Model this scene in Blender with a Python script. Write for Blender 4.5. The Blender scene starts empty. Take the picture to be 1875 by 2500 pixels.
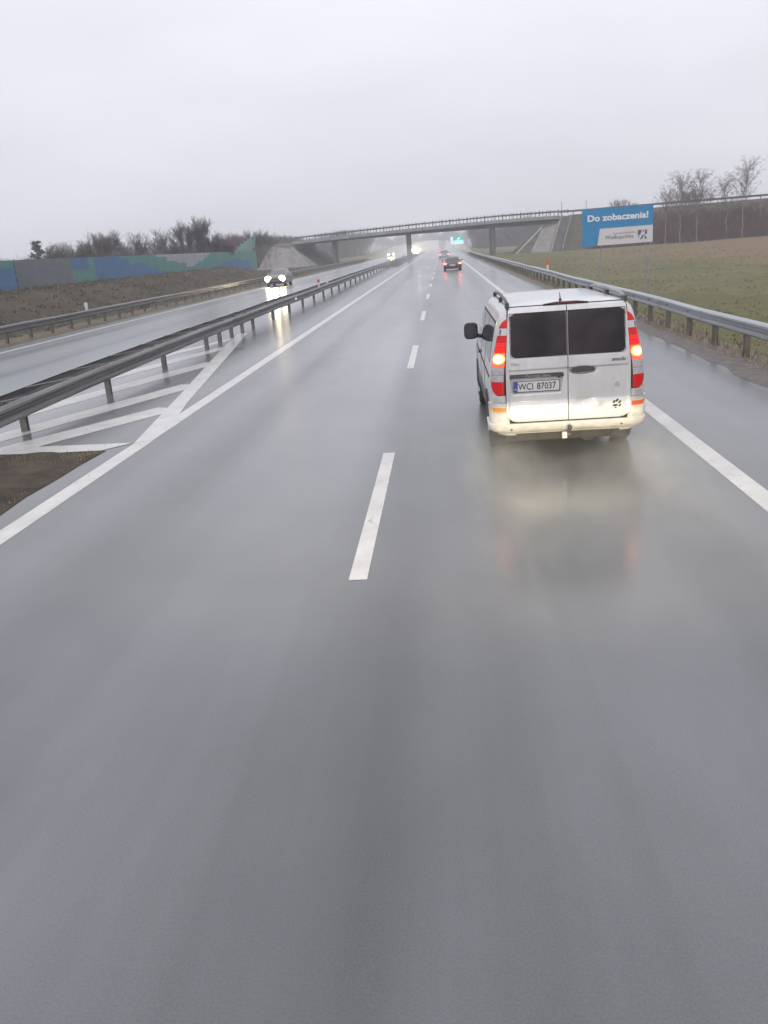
import bpy, math, random
from mathutils import Vector, Matrix
R = math.radians
sc = bpy.context.scene
col = sc.collection
random.seed(7)

# ------------------------------------------------------------------ materials
def nn(nt, t, **kw):
    n = nt.nodes.new(t)
    for k, v in kw.items():
        setattr(n, k, v)
    return n

def mat(name, c, rough=.6, metal=0., var=0., vscale=4., stretch=(1, 1, 1), coat=0., crough=.1, c2=None, bump=0., bscale=40., spec=.5,
        emit=None, estr=0., detail=6.):
    m = bpy.data.materials.new(name); m.use_nodes = True
    nt = m.node_tree; b = nt.nodes['Principled BSDF']
    b.inputs['Base Color'].default_value = (*c, 1)
    b.inputs['Roughness'].default_value = rough
    b.inputs['Metallic'].default_value = metal
    b.inputs['Specular IOR Level'].default_value = spec
    b.inputs['Coat Weight'].default_value = coat
    b.inputs['Coat Roughness'].default_value = crough
    if emit:
        b.inputs['Emission Color'].default_value = (*emit, 1)
        b.inputs['Emission Strength'].default_value = estr
    if var or bump or c2:
        g = nn(nt, 'ShaderNodeNewGeometry'); mp = nn(nt, 'ShaderNodeMapping')
        mp.inputs['Scale'].default_value = stretch
        nt.links.new(g.outputs['Position'], mp.inputs['Vector'])
    if var or c2:
        no = nn(nt, 'ShaderNodeTexNoise'); no.inputs['Scale'].default_value = vscale; no.inputs['Detail'].default_value = detail
        no.inputs['Roughness'].default_value = .65
        nt.links.new(mp.outputs[0], no.inputs['Vector'])
        rp = nn(nt, 'ShaderNodeValToRGB')
        lo = tuple(x * (1 - var) for x in c); hi = c2 if c2 else tuple(min(1, x * (1 + var)) for x in c)
        rp.color_ramp.elements[0].position = .32; rp.color_ramp.elements[0].color = (*lo, 1)
        rp.color_ramp.elements[1].position = .68; rp.color_ramp.elements[1].color = (*hi, 1)
        nt.links.new(no.outputs['Fac'], rp.inputs['Fac']); nt.links.new(rp.outputs[0], b.inputs['Base Color'])
    if bump:
        n2 = nn(nt, 'ShaderNodeTexNoise'); n2.inputs['Scale'].default_value = bscale; n2.inputs['Detail'].default_value = 4
        nt.links.new(mp.outputs[0], n2.inputs['Vector'])
        bp = nn(nt, 'ShaderNodeBump'); bp.inputs['Strength'].default_value = bump; bp.inputs['Distance'].default_value = .02
        nt.links.new(n2.outputs['Fac'], bp.inputs['Height']); nt.links.new(bp.outputs[0], b.inputs['Normal'])
    return m

def road_mat(name, seed):
    m = bpy.data.materials.new(name); m.use_nodes = True
    nt = m.node_tree; b = nt.nodes['Principled BSDF']; L = nt.links.new
    g = nn(nt, 'ShaderNodeNewGeometry')
    def noise(sx, sy, scale, detail=3, w=0.):
        mp = nn(nt, 'ShaderNodeMapping'); mp.inputs['Scale'].default_value = (sx, sy, 1); mp.inputs['Location'].default_value = (seed + w, seed * 2 + w, 0)
        L(g.outputs['Position'], mp.inputs[0])
        t = nn(nt, 'ShaderNodeTexNoise'); t.inputs['Scale'].default_value = scale; t.inputs['Detail'].default_value = detail
        L(mp.outputs[0], t.inputs['Vector']); return t.outputs['Fac']
    def ramp(f, p0, v0, p1, v1):
        r = nn(nt, 'ShaderNodeMapRange'); r.inputs['From Min'].default_value = p0; r.inputs['From Max'].default_value = p1
        r.inputs['To Min'].default_value = v0; r.inputs['To Max'].default_value = v1
        L(f, r.inputs['Value']); return r.outputs[0]
    def mth(op, a, c):
        n = nn(nt, 'ShaderNodeMath', operation=op)
        for i, v in enumerate((a, c)):
            if isinstance(v, (int, float)): n.inputs[i].default_value = v
            else: L(v, n.inputs[i])
        return n.outputs[0]
    streak = noise(1.3, .018, 1.0, 4)
    broad = noise(.35, .05, 1.0, 3, 9.)
    fine = noise(1, 1, 95., 2, 3.)
    mott = noise(1, .6, 1.1, 4, 21.)
    v = mth('ADD', ramp(streak, .3, -.030, .7, .030), ramp(mott, .3, -.012, .7, .012))
    v = mth('ADD', v, ramp(fine, .25, -.018, .75, .018))
    v = mth('ADD', v, .096)
    sx = nn(nt, 'ShaderNodeSeparateXYZ'); L(g.outputs['Position'], sx.inputs[0])
    wob = noise(.6, .03, 1.0, 3, 33.)
    tr = nn(nt, 'ShaderNodeValToRGB'); tr.color_ramp.interpolation = 'EASE'
    els = [(0., 1.), (.22, 1.02), (.30, .86), (.345, .98), (.40, .80), (.44, 1.0), (.53, 1.04), (.585, .78), (.62, .92), (.70, 1.06), (.775, .80), (.82, .95), (1., 1.02)]
    tr.color_ramp.elements[0].color = (1, 1, 1, 1); tr.color_ramp.elements[1].color = (1, 1, 1, 1)
    for p_, q_ in els[1:-1]: e_ = tr.color_ramp.elements.new(p_); e_.color = (q_, q_, q_, 1)
    fx = mth('ADD', mth('MULTIPLY', mth('ADD', sx.outputs[0], 8.6), 1 / 13.8), mth('MULTIPLY', mth('SUBTRACT', wob, .5), .045))
    L(fx, tr.inputs['Fac']); v = mth('MULTIPLY', v, tr.outputs[0])
    cc = nn(nt, 'ShaderNodeCombineColor'); L(v, cc.inputs[0]); L(mth('MULTIPLY', v, 1.04), cc.inputs[1]); L(mth('MULTIPLY', v, 1.08), cc.inputs[2])
    L(cc.outputs[0], b.inputs['Base Color'])
    L(ramp(streak, .3, .30, .7, .50), b.inputs['Roughness'])
    L(mth('MULTIPLY', ramp(broad, .3, .55, .65, .95), tr.outputs[0]), b.inputs['Coat Weight'])
    L(ramp(streak, .3, .115, .7, .25), b.inputs['Coat Roughness'])
    b.inputs['Coat IOR'].default_value = 1.33
    bp = nn(nt, 'ShaderNodeBump'); bp.inputs['Strength'].default_value = .14; bp.inputs['Distance'].default_value = .005
    L(fine, bp.inputs['Height']); L(bp.outputs[0], b.inputs['Normal'])
    b2 = nn(nt, 'ShaderNodeBump'); b2.inputs['Strength'].default_value = .05; b2.inputs['Distance'].default_value = .004
    L(noise(1, .35, 7., 3, 5.), b2.inputs['Height']); L(b2.outputs[0], b.inputs['Coat Normal'])
    return m

def paint_line_mat():
    m = mat('road_paint', (.49, .475, .45), .4, var=.14, vscale=2.2, coat=.4, crough=.18)
    nt = m.node_tree; b = nt.nodes['Principled BSDF']
    g0 = nn(nt, 'ShaderNodeNewGeometry'); m0 = nn(nt, 'ShaderNodeMapping'); m0.inputs['Scale'].default_value = (1, .35, 1); nt.links.new(g0.outputs['Position'], m0.inputs[0])
    t0 = nn(nt, 'ShaderNodeTexNoise'); t0.inputs['Scale'].default_value = 9.; t0.inputs['Detail'].default_value = 8; t0.inputs['Roughness'].default_value = .75; nt.links.new(m0.outputs[0], t0.inputs['Vector'])
    r0 = nn(nt, 'ShaderNodeMapRange'); r0.inputs['From Min'].default_value = .30; r0.inputs['From Max'].default_value = .43; nt.links.new(t0.outputs['Fac'], r0.inputs['Value'])
    src = b.inputs['Base Color'].links[0].from_socket; x0 = nn(nt, 'ShaderNodeMix', data_type='RGBA'); x0.inputs[6].default_value = (.16, .16, .165, 1)
    nt.links.new(r0.outputs[0], x0.inputs[0]); nt.links.new(src, x0.inputs[7]); nt.links.new(x0.outputs[2], b.inputs['Base Color'])
    g = nn(nt, 'ShaderNodeNewGeometry'); w = nn(nt, 'ShaderNodeTexWave', bands_direction='Y')
    w.inputs['Scale'].default_value = 5.; w.inputs['Distortion'].default_value = .6
    nt.links.new(g.outputs['Position'], w.inputs['Vector'])
    bp = nn(nt, 'ShaderNodeBump'); bp.inputs['Strength'].default_value = .2; bp.inputs['Distance'].default_value = .004
    nt.links.new(w.outputs['Fac'], bp.inputs['Height']); nt.links.new(bp.outputs[0], b.inputs['Normal'])
    return m

def field_mat():
    m = bpy.data.materials.new('field_turf'); m.use_nodes = True
    nt = m.node_tree; b = nt.nodes['Principled BSDF']; L = nt.links.new
    g = nn(nt, 'ShaderNodeNewGeometry')
    def noise(scale, detail, st=(1, 1, 1)):
        mp = nn(nt, 'ShaderNodeMapping'); mp.inputs['Scale'].default_value = st; L(g.outputs['Position'], mp.inputs[0])
        t = nn(nt, 'ShaderNodeTexNoise'); t.inputs['Scale'].default_value = scale; t.inputs['Detail'].default_value = detail
        t.inputs['Roughness'].default_value = .7
        L(mp.outputs[0], t.inputs['Vector']); return t.outputs['Fac']
    a = noise(.09, 5, (1.2, .5, 1)); f = noise(1.6, 6)
    sx = nn(nt, 'ShaderNodeSeparateXYZ'); L(g.outputs['Position'], sx.inputs[0])
    mr = nn(nt, 'ShaderNodeMapRange'); mr.inputs['From Min'].default_value = 12; mr.inputs['From Max'].default_value = 34
    mr.inputs['To Min'].default_value = -.12; mr.inputs['To Max'].default_value = .16
    L(sx.outputs[0], mr.inputs['Value'])
    ad = nn(nt, 'ShaderNodeMath', operation='ADD'); L(a, ad.inputs[0]); L(mr.outputs[0], ad.inputs[1])
    r = nn(nt, 'ShaderNodeValToRGB')
    r.color_ramp.elements[0].position = .36; r.color_ramp.elements[0].color = (.104, .100, .036, 1)
    r.color_ramp.elements[1].position = .62; r.color_ramp.elements[1].color = (.170, .118, .066, 1)
    e = r.color_ramp.elements.new(.48); e.color = (.130, .120, .055, 1)
    L(ad.outputs[0], r.inputs['Fac'])
    mx = nn(nt, 'ShaderNodeMix', data_type='RGBA', blend_type='MULTIPLY'); mx.inputs[0].default_value = 1.
    r2 = nn(nt, 'ShaderNodeValToRGB'); r2.color_ramp.elements[0].position = .3; r2.color_ramp.elements[0].color = (.55, .55, .55, 1)
    r2.color_ramp.elements[1].position = .7; r2.color_ramp.elements[1].color = (1.25, 1.2, 1.15, 1)
    L(f, r2.inputs['Fac']); L(r.outputs[0], mx.inputs[6]); L(r2.outputs[0], mx.inputs[7])
    L(mx.outputs[2], b.inputs['Base Color']); b.inputs['Roughness'].default_value = .85
    b.inputs['Specular IOR Level'].default_value = .2
    return m

M = {}
M['road'] = road_mat('wet_asphalt', 1.3)
M['road2'] = road_mat('wet_asphalt_far', 17.)
M['patch'] = mat('asphalt_patch', (.07, .072, .078), .35, var=.2, vscale=3, coat=.6, crough=.15, bump=.2, bscale=90)
M['paint'] = paint_line_mat()
M['field'] = field_mat()
M['soil'] = mat('wet_soil', (.042, .028, .022), .8, var=.45, vscale=2.2, c2=(.072, .055, .034), bump=1., bscale=12, spec=.25)
M['gravel'] = mat('muddy_gravel', (.11, .09, .08), .7, var=.35, vscale=5, c2=(.16, .14, .125), bump=.8, bscale=45)
M['bank'] = mat('bank_turf', (.040, .036, .024), .9, var=.4, vscale=.30, c2=(.082, .064, .042), bump=.5, bscale=5, detail=9, spec=.2)
M['verge_turf'] = mat('verge_turf', (.085, .085, .036), .85, var=.3, vscale=.5, c2=(.13, .095, .052), bump=.6, bscale=9)
M['bank_dark'] = mat('embankment_turf', (.062, .052, .030), .85, var=.4, vscale=.4, c2=(.095, .085, .048), bump=.8, bscale=4)
M['galv'] = mat('galvanised_steel', (.30, .305, .315), .42, .55, var=.22, vscale=2.5, stretch=(1, .25, 4))
M['galv_dirty'] = mat('dirty_galvanised_steel', (.15, .147, .145), .5, .35, var=.35, vscale=2., stretch=(1, .2, 5))
M['post_rust'] = mat('weathered_post_steel', (.085, .075, .065), .6, .2, var=.4, vscale=3)
M['galv_pale'] = mat('pale_galvanised_steel', (.34, .36, .375), .38, .5, var=.15, vscale=1.5, stretch=(1, .2, 5))
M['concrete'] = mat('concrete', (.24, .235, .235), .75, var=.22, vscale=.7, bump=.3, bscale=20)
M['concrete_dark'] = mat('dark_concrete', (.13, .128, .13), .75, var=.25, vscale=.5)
M['paving'] = mat('slope_paving_concrete', (.185, .168, .155), .75, var=.28, vscale=.9, bump=.3, bscale=8)
M['railpaint'] = mat('rail_steel', (.065, .068, .075), .5, .3)
M['wall_blue'] = mat('wall_panel_blue', (.040, .130, .275), .6, var=.15, vscale=1.2)
M['wall_green'] = mat('wall_panel_teal', (.055, .20, .18), .6, var=.15, vscale=1.2)
M['wall_grey'] = mat('wall_panel_grey', (.10, .115, .145), .6, var=.15, vscale=1.2)
M['wall_pale'] = mat('wall_panel_pale', (.30, .30, .33), .6, var=.1, vscale=1.2)
M['bark'] = mat('bark', (.075, .062, .06), .85, var=.3, vscale=3)
M['twig'] = mat('twigs', (.095, .078, .076), .85, var=.25, vscale=2)
M['birch'] = mat('birch_bark', (.21, .185, .18), .7, var=.35, vscale=3, stretch=(1, 1, 4))
M['birch_twig'] = mat('birch_twigs', (.12, .09, .09), .85, var=.2, vscale=2)
M['red_twig'] = mat('red_brown_twigs', (.105, .038, .036), .85, var=.35, vscale=.6)
M['olive_twig'] = mat('olive_twigs', (.085, .09, .05), .85, var=.3, vscale=1)
M['needle'] = mat('pine_needles', (.035, .05, .035), .8, var=.3, vscale=2)
M['far'] = mat('far_wood_twigs', (.075, .07, .072), .9, var=.25, vscale=.2)
M['blade'] = mat('grass_blades', (.20, .20, .075), .8, var=.25, vscale=.25, c2=(.30, .24, .14))
M['blade_brown'] = mat('dead_grass_blades', (.17, .135, .085), .85, var=.3, vscale=.8, c2=(.25, .20, .13))
# van
M['van'] = mat('van_paint', (.56, .55, .545), .30, .15, coat=.6, crough=.08, var=.10, vscale=3.2, stretch=(1.6, 1, .5), detail=8)
M['van_bumper'] = mat('bumper_paint', (.50, .485, .46), .45, coat=.25, crough=.2, var=.22, vscale=5, stretch=(1, 1, 2.5), detail=9)
M['black'] = mat('black_plastic', (.02, .02, .021), .5)
M['dkgrey'] = mat('dark_grey_plastic', (.055, .053, .055), .45, var=.2, vscale=20)
M['gap'] = mat('door_seal', (.012, .012, .012), .7)
M['tint'] = mat('tinted_glass', (.010, .008, .010), .16, spec=.28, c2=(.046, .032, .034), vscale=1.7, detail=2)
M['sideglass'] = mat('side_glass', (.03, .03, .034), .06, spec=.7)
M['tyre'] = mat('tyre_rubber', (.025, .024, .023), .7, var=.3, vscale=9)
M['rim'] = mat('wheel_rim', (.28, .28, .29), .4, .7)
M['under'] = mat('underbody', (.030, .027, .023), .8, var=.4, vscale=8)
M['chrome'] = mat('chrome', (.6, .6, .6), .15, 1.)
M['red_lens'] = mat('red_lens', (.40, .010, .010), .25, spec=.3, emit=(1, .02, .02), estr=.20)
M['red_lens_lit'] = mat('lit_red_lens', (.5, .012, .010), .25, spec=.3, emit=(1, .02, .012), estr=.50)
M['lit'] = mat('lit_brake_bulb', (1, .6, .3), .2, emit=(1, .52, .16), estr=8.)
M['lit_soft'] = mat('glowing_lens', (.8, .15, .1), .2, emit=(1, .05, .02), estr=1.15)
M['lit_mid'] = mat('orange_glowing_lens', (.8, .3, .1), .2, emit=(1, .30, .05), estr=2.2)
M['clear_lens'] = mat('clear_lens', (.42, .40, .41), .12, coat=.6, var=.15, vscale=30)
M['silver'] = mat('lamp_band', (.55, .53, .54), .3, .2)
M['dark_red'] = mat('unlit_brake_strip', (.10, .018, .022), .2, coat=.5)
M['amber'] = mat('amber_reflector', (.60, .24, .03), .25, coat=.6)
M['orange_red'] = mat('orange_reflector', (.65, .10, .03), .25, coat=.6)
M['plate'] = mat('plate_white', (.62, .60, .60), .4, var=.05, vscale=20)
M['plate_blue'] = mat('plate_blue', (.03, .05, .30), .4)
M['ink'] = mat('black_ink', (.02, .02, .022), .5)
M['badge'] = mat('badge_grey', (.34, .33, .34), .35, .4)
M['badge_dark'] = mat('badge_dark', (.07, .07, .075), .35, .3)
# cars
M['car_dark'] = mat('dark_car_paint', (.085, .07, .074), .4, coat=.3)
M['car_grey'] = mat('grey_car_paint', (.16, .165, .18), .3, coat=.6)
M['car_dull'] = mat('dull_car_paint', (.15, .145, .13), .45, coat=.15)
M['car_pale'] = mat('pale_car_paint', (.35, .35, .37), .3, coat=.6)
M['glass'] = mat('car_glass', (.05, .05, .055), .08, spec=.7)
M['head'] = mat('lit_headlamp', (1, .95, .8), .2, emit=(1, .80, .42), estr=70.)
M['head_far'] = mat('lit_far_headlamp', (1, .95, .8), .2, emit=(1, .83, .50), estr=90.)
M['tail'] = mat('lit_tail_lamp', (.8, .03, .03), .2, emit=(1, .07, .05), estr=14.)
M['truck'] = mat('truck_box', (.26, .27, .30), .5)
# signs
M['sign_blue'] = mat('billboard_blue', (.030, .215, .42), .5, var=.05, vscale=1.5)
M['sign_white'] = mat('billboard_white', (.60, .565, .575), .5, var=.04, vscale=1.5)
M['sign_letter'] = mat('letter_white', (.72, .72, .74), .5)
M['grey_ink'] = mat('grey_ink', (.12, .125, .15), .5)
M['navy_ink'] = mat('navy_ink', (.07, .085, .16), .5)
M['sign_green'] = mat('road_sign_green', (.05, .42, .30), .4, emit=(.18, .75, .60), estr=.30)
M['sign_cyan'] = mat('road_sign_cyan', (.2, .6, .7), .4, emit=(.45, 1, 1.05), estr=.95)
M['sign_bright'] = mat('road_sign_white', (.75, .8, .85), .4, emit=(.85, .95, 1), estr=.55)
M['post_white'] = mat('marker_white', (.62, .58, .56), .5)
M['post_red'] = mat('marker_red', (.60, .08, .04), .4)

# ------------------------------------------------------------------ mesh helpers
class MB:
    def __init__(s): s.v = []; s.f = []; s.mi = []
    def add(s, vs, fs, mi=0):
        o = len(s.v); s.v += [tuple(p) for p in vs]
        for f in fs: s.f.append(tuple(i + o for i in f)); s.mi.append(mi)
    def box(s, x0, x1, y0, y1, z0, z1, mi=0):
        s.add([(x0, y0, z0), (x1, y0, z0), (x1, y1, z0), (x0, y1, z0), (x0, y0, z1), (x1, y0, z1), (x1, y1, z1), (x0, y1, z1)],
              [(3, 2, 1, 0), (4, 5, 6, 7), (0, 1, 5, 4), (1, 2, 6, 5), (2, 3, 7, 6), (3, 0, 4, 7)], mi)
    def tube(s, p, q, r0, r1=None, n=6, cap=True, mi=0):
        p = Vector(p); q = Vector(q); r1 = r0 if r1 is None else r1
        d = (q - p)
        if d.length < 1e-6: return
        d.normalize(); a = d.orthogonal().normalized(); b = d.cross(a)
        vs = []
        for c, r in ((p, r0), (q, r1)):
            for i in range(n):
                t = 2 * math.pi * i / n
                vs.append(c + a * (r * math.cos(t)) + b * (r * math.sin(t)))
        fs = [(i, (i + 1) % n, n + (i + 1) % n, n + i) for i in range(n)]
        if cap: fs += [tuple(range(n))[::-1], tuple(range(n, 2 * n))]
        s.add(vs, fs, mi)
    def path(s, pts, r, n=8, mi=0):
        for a, b in zip(pts[:-1], pts[1:]): s.tube(a, b, r, r, n, True, mi)
    def prism(s, poly, axis, a, b, mi=0):           # poly extruded along axis
        def mk(u, v, w):
            return {'x': (w, u, v), 'y': (u, w, v), 'z': (u, v, w)}[axis]
        n = len(poly)
        vs = [mk(u, v, a) for u, v in poly] + [mk(u, v, b) for u, v in poly]
        fs = [tuple(range(n))[::-1], tuple(range(n, 2 * n))] + [(i, (i + 1) % n, n + (i + 1) % n, n + i) for i in range(n)]
        s.add(vs, fs, mi)
    def grid(s, rows, mi=0, skirt=None):
        n = len(rows[0]); vs = [p for r in rows for p in r]
        fs = [(i * n + j, i * n + j + 1, (i + 1) * n + j + 1, (i + 1) * n + j) for i in range(len(rows) - 1) for j in range(n - 1)]
        if skirt:
            ring = [(0, j) for j in range(n)] + [(i, n - 1) for i in range(1, len(rows))] + [(len(rows) - 1, j) for j in range(n - 2, -1, -1)] + [(i, 0) for i in range(len(rows) - 2, 0, -1)]
            o = len(vs); k = len(ring)
            vs += [tuple(Vector(rows[i][j]) + Vector(skirt(rows[i][j]))) for i, j in ring]
            fs += [(ring[a][0] * n + ring[a][1], o + a, o + (a + 1) % k, ring[(a + 1) % k][0] * n + ring[(a + 1) % k][1]) for a in range(k)]
        s.add(vs, fs, mi)
    def ellipsoid(s, c, r, nu=14, nv=8, mi=0):
        rows = []
        for i in range(nv + 1):
            t = math.pi * i / nv
            rows.append([(c[0] + r[0] * math.sin(t) * math.cos(2 * math.pi * j / nu), c[1] + r[1] * math.sin(t) * math.sin(2 * math.pi * j / nu), c[2] + r[2] * math.cos(t)) for j in range(nu, -1, -1)])
        s.grid(rows, mi)
    def mesh(s, name, smooth=None):
        me = bpy.data.meshes.new(name); me.from_pydata(s.v, [], s.f)
        if any(s.mi): me.polygons.foreach_set('material_index', s.mi)
        if smooth:
            me.polygons.foreach_set('use_smooth', [True] * len(me.polygons))
            me.set_sharp_from_angle(angle=R(smooth))
        me.update(); return me
    def build(s, name, m, parent=None, smooth=None, loc=None):
        me = s.mesh(name, smooth)
        for k in (m if isinstance(m, (list, tuple)) else [m]): me.materials.append(M[k])
        return link(name, me, parent, loc)

def link(name, data, parent=None, loc=None):
    o = bpy.data.objects.new(name, data); col.objects.link(o)
    if parent: o.parent = parent
    if loc: o.location = loc
    return o
def tag(o, label=None, cat=None, group=None, kind=None):
    if label: o['label'] = label
    if cat: o['category'] = cat
    if group: o['group'] = group
    if kind: o['kind'] = kind
    return o
def thing(name, label, cat, loc=(0, 0, 0), rz=0, group=None):
    o = link(name, None); o.location = loc; o.rotation_euler.z = rz; o.empty_display_size = .3
    return tag(o, label, cat, group)
def kids(o): return [c for c in bpy.data.objects if c.parent == o]
def dup(o, parent=None):
    c = o.copy(); col.objects.link(c)
    if parent: c.parent = parent
    for k in kids(o): dup(k, c)
    return c
def text(name, s, size, m, parent, loc, rot=(R(90), 0, 0), bold=0., ext=.002, align='CENTER', sx=1., shear=0.):
    cu = bpy.data.curves.new(name, 'FONT'); cu.body = s; cu.size = size; cu.offset = bold; cu.extrude = ext
    cu.align_x = align; cu.align_y = 'CENTER'; cu.shear = shear; cu.resolution_u = 3
    t = bpy.data.objects.new('tmp', cu); col.objects.link(t)
    bpy.context.view_layer.update()
    me = bpy.data.meshes.new_from_object(t.evaluated_get(bpy.context.evaluated_depsgraph_get()))
    bpy.data.objects.remove(t); bpy.data.curves.remove(cu)
    me.materials.clear(); me.materials.append(M[m]); me.name = name
    o = link(name, me, parent, loc); o.rotation_euler = rot; o.scale.x = sx
    return o
def ss(a, b, x):
    t = max(0, min(1, (x - a) / (b - a))); return t * t * (3 - 2 * t)
def lerp(a, b, t): return a + (b - a) * t
def pw(x, pts):
    if x <= pts[0][0]: return pts[0][1]
    for (a, u), (b, v) in zip(pts[:-1], pts[1:]):
        if x <= b: return lerp(u, v, (x - a) / (b - a))
    return pts[-1][1]

# ------------------------------------------------------------------ ground and roads
def tz(X, Y):
    z = -.05
    if X > 5.4:
        low = -.80 * (1 - ss(70, 140, Y))
        z += low * ss(5.9, 9.5, X) + .05 * math.sin(X * .35) * math.sin(Y * .21) * ss(9, 20, X)
        z += .25 * ss(25, 60, X)
    if X < -16.7:
        zf = 1.8 - 1.6 * ss(97, 120, Y)
        z += (zf + .03) * ss(-17.2, -25.2, X) + .08 * math.sin(X * 1.1 + Y * .4) * math.sin(Y * .3) * ss(-17.5, -20, X) * (1 - ss(-24, -25, X))
    return z
def axis(a, b, steps):
    out = []; x = a
    for lim, st in steps:
        while x < lim - 1e-6: out.append(x); x += st
    out.append(b); return out
xs = axis(-600, 600, [(-100, 50), (-30, 7), (-16, .6), (5, 3), (12, .5), (40, 2), (100, 6), (600, 50)])
ys = axis(-60, 1500, [(0, 6), (130, 1.6), (220, 5), (1500, 60)])
b = MB(); b.grid([[(x, y, tz(x, y)) for x in xs] for y in ys]); b.mi = [1 if b.v[f[0]][0] < -12 and b.v[f[0]][1] < 180 else 0 for f in b.f]
tag(b.build('ground', ['field', 'bank'], smooth=60), kind='structure')

def sheet(name, m, polys, z=0., kind='structure'):
    b = MB()
    for p in polys: b.add([(x, y, z) for x, y in p], [tuple(range(len(p)))])
    return tag(b.build(name, m), kind=kind)
def strip(x0, x1, y0, y1, n=1):
    return [[(x0, lerp(y0, y1, i / n)), (x1, lerp(y0, y1, i / n)), (x1, lerp(y0, y1, (i + 1) / n)), (x0, lerp(y0, y1, (i + 1) / n))] for i in range(n)]
sheet('road', 'road', strip(-8.6, 5.15, -40, 1450, 30))
sheet('opposite_road', 'road2', strip(-16.5, -8.6, -40, 1450, 30))
# muddy strip between the hard shoulder and the barrier, with a ragged asphalt edge
b = MB(); rng = random.Random(3); rows = []
for i in range(241):
    y = -10 + i * 1.0
    j = rng.uniform(-.10, .10); rows.append([(5.03 + j, y, .003), (5.35 + j, y, .012), (5.75, y, .0), (6.3, y, -.06)])
b.grid(rows); tag(b.build('soil_strip', 'gravel', smooth=60), kind='structure')
b = MB(); rows = []
for i in range(241):
    y = -10 + i * 1.0
    j = rng.uniform(-.10, .10); rows.append([(-18.2, y, .04), (-17.0, y, .05), (-16.6 - j, y, .035), (-16.42 - j, y, .003)])
b.grid(rows); tag(b.build('verge', 'verge_turf', smooth=60), kind='structure')
# near median verge of brown soil, and the far one that starts short of the bridge
def verge(y0, y1, x0, x1, tipx, tipy):
    b = MB(); rows = []; n = 40
    for i in range(n + 1):
        y = lerp(y0, y1, i / n); r = []
        for j in range(17):
            x = lerp(x0, x1, j / 16); e = min(1, min(j, 16 - j) / 2., min(i, n - i) / 2.)
            yy = y + (lerp(tipy, 0, j / 16) if i == n else 0)
            r.append((x + rng.uniform(-.02, .02) * e + (rng.uniform(-.05, .05) if j == 16 else 0), yy + (rng.uniform(-.06, .06) if i == n else 0), .006 + .05 * e + rng.uniform(-.015, .02) * e))
        rows.append(r)
    b.grid(rows); return tag(b.build('median_verge', 'soil', smooth=70), kind='structure')
verge(-20, 11.75, -8.4, -5.05, 0, .35)
verge(116, 420, -8.5, -5.9, 0, 0)
# markings
P = []
P += strip(-4.74, -4.49, -20, 700, 16); P += strip(2.83, 3.06, -20, 700, 16)
d = 6.0
d -= 24
while d < 420:
    P += strip(-.875, -.725, d, d + 4.35); d += 12.15
P += strip(-15.55, -15.30, -20, 700, 16); P += strip(-9.45, -9.2, -20, 700, 16)
sheet('road_markings', 'paint', P, .0022)
H = [[(-4.497, 12.3), (-4.497, 13.1), (-4.93, 15.6), (-6.10, 23.9), (-7.0, 30.2), (-7.3, 30.6), (-7.32, 30.0), (-6.55, 24.3), (-5.50, 17.4), (-4.75, 12.2)]]
def stripe(x0, y0, x1, y1, w):
    d = Vector((x1 - x0, y1 - y0)).normalized(); n = Vector((-d.y, d.x)) * (w / 2)
    return [(x0 - n.x, y0 - n.y), (x1 - n.x, y1 - n.y), (x1 + n.x, y1 + n.y), (x0 + n.x, y0 + n.y)]
for x0, y0, x1, y1, w in [(-6.9, 11.9, -5.35, 14.75, .62), (-8.9, 9.3, -5.85, 17.25, .6), (-8.6, 14.0, -6.3, 21.2, .6), (-8.6, 18.6, -6.75, 25.2, .5), (-8.6, 22.8, -7.1, 28.3, .4)]:
    if y0 < 12: # clip at the verge
        t = (12.15 - y0) / (y1 - y0); x0, y0 = lerp(x0, x1, t), 12.15
    k = 1.                                   # run each stripe into the diagonal line
    while k < 2 and lerp(x0, x1, k) < -4.70 - .1442 * (lerp(y0, y1, k) - 12.2): k += .01
    H.append(stripe(x0, y0, lerp(x0, x1, k), lerp(y0, y1, k), w))
H.append([(-8.3, 11.85), (-5.1, 11.78), (-4.76, 12.2), (-8.3, 12.45)])
b = MB()
for k, p in enumerate(H):
    z = .0046 if k == 0 else (.0060 if k == len(H) - 1 else .0034); b.add([(x, y, z) for x, y in p], [tuple(range(len(p)))])
tag(b.build('hatch_markings', 'paint'), kind='structure')
sheet('asphalt_patch', 'patch', [[(-7.1, 30.3), (-5.95, 24.9), (-6.02, 23.2), (-6.9, 29.2)], strip(-8.5, -5.95, 24.86, 24.98)[0]], .0015)

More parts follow.
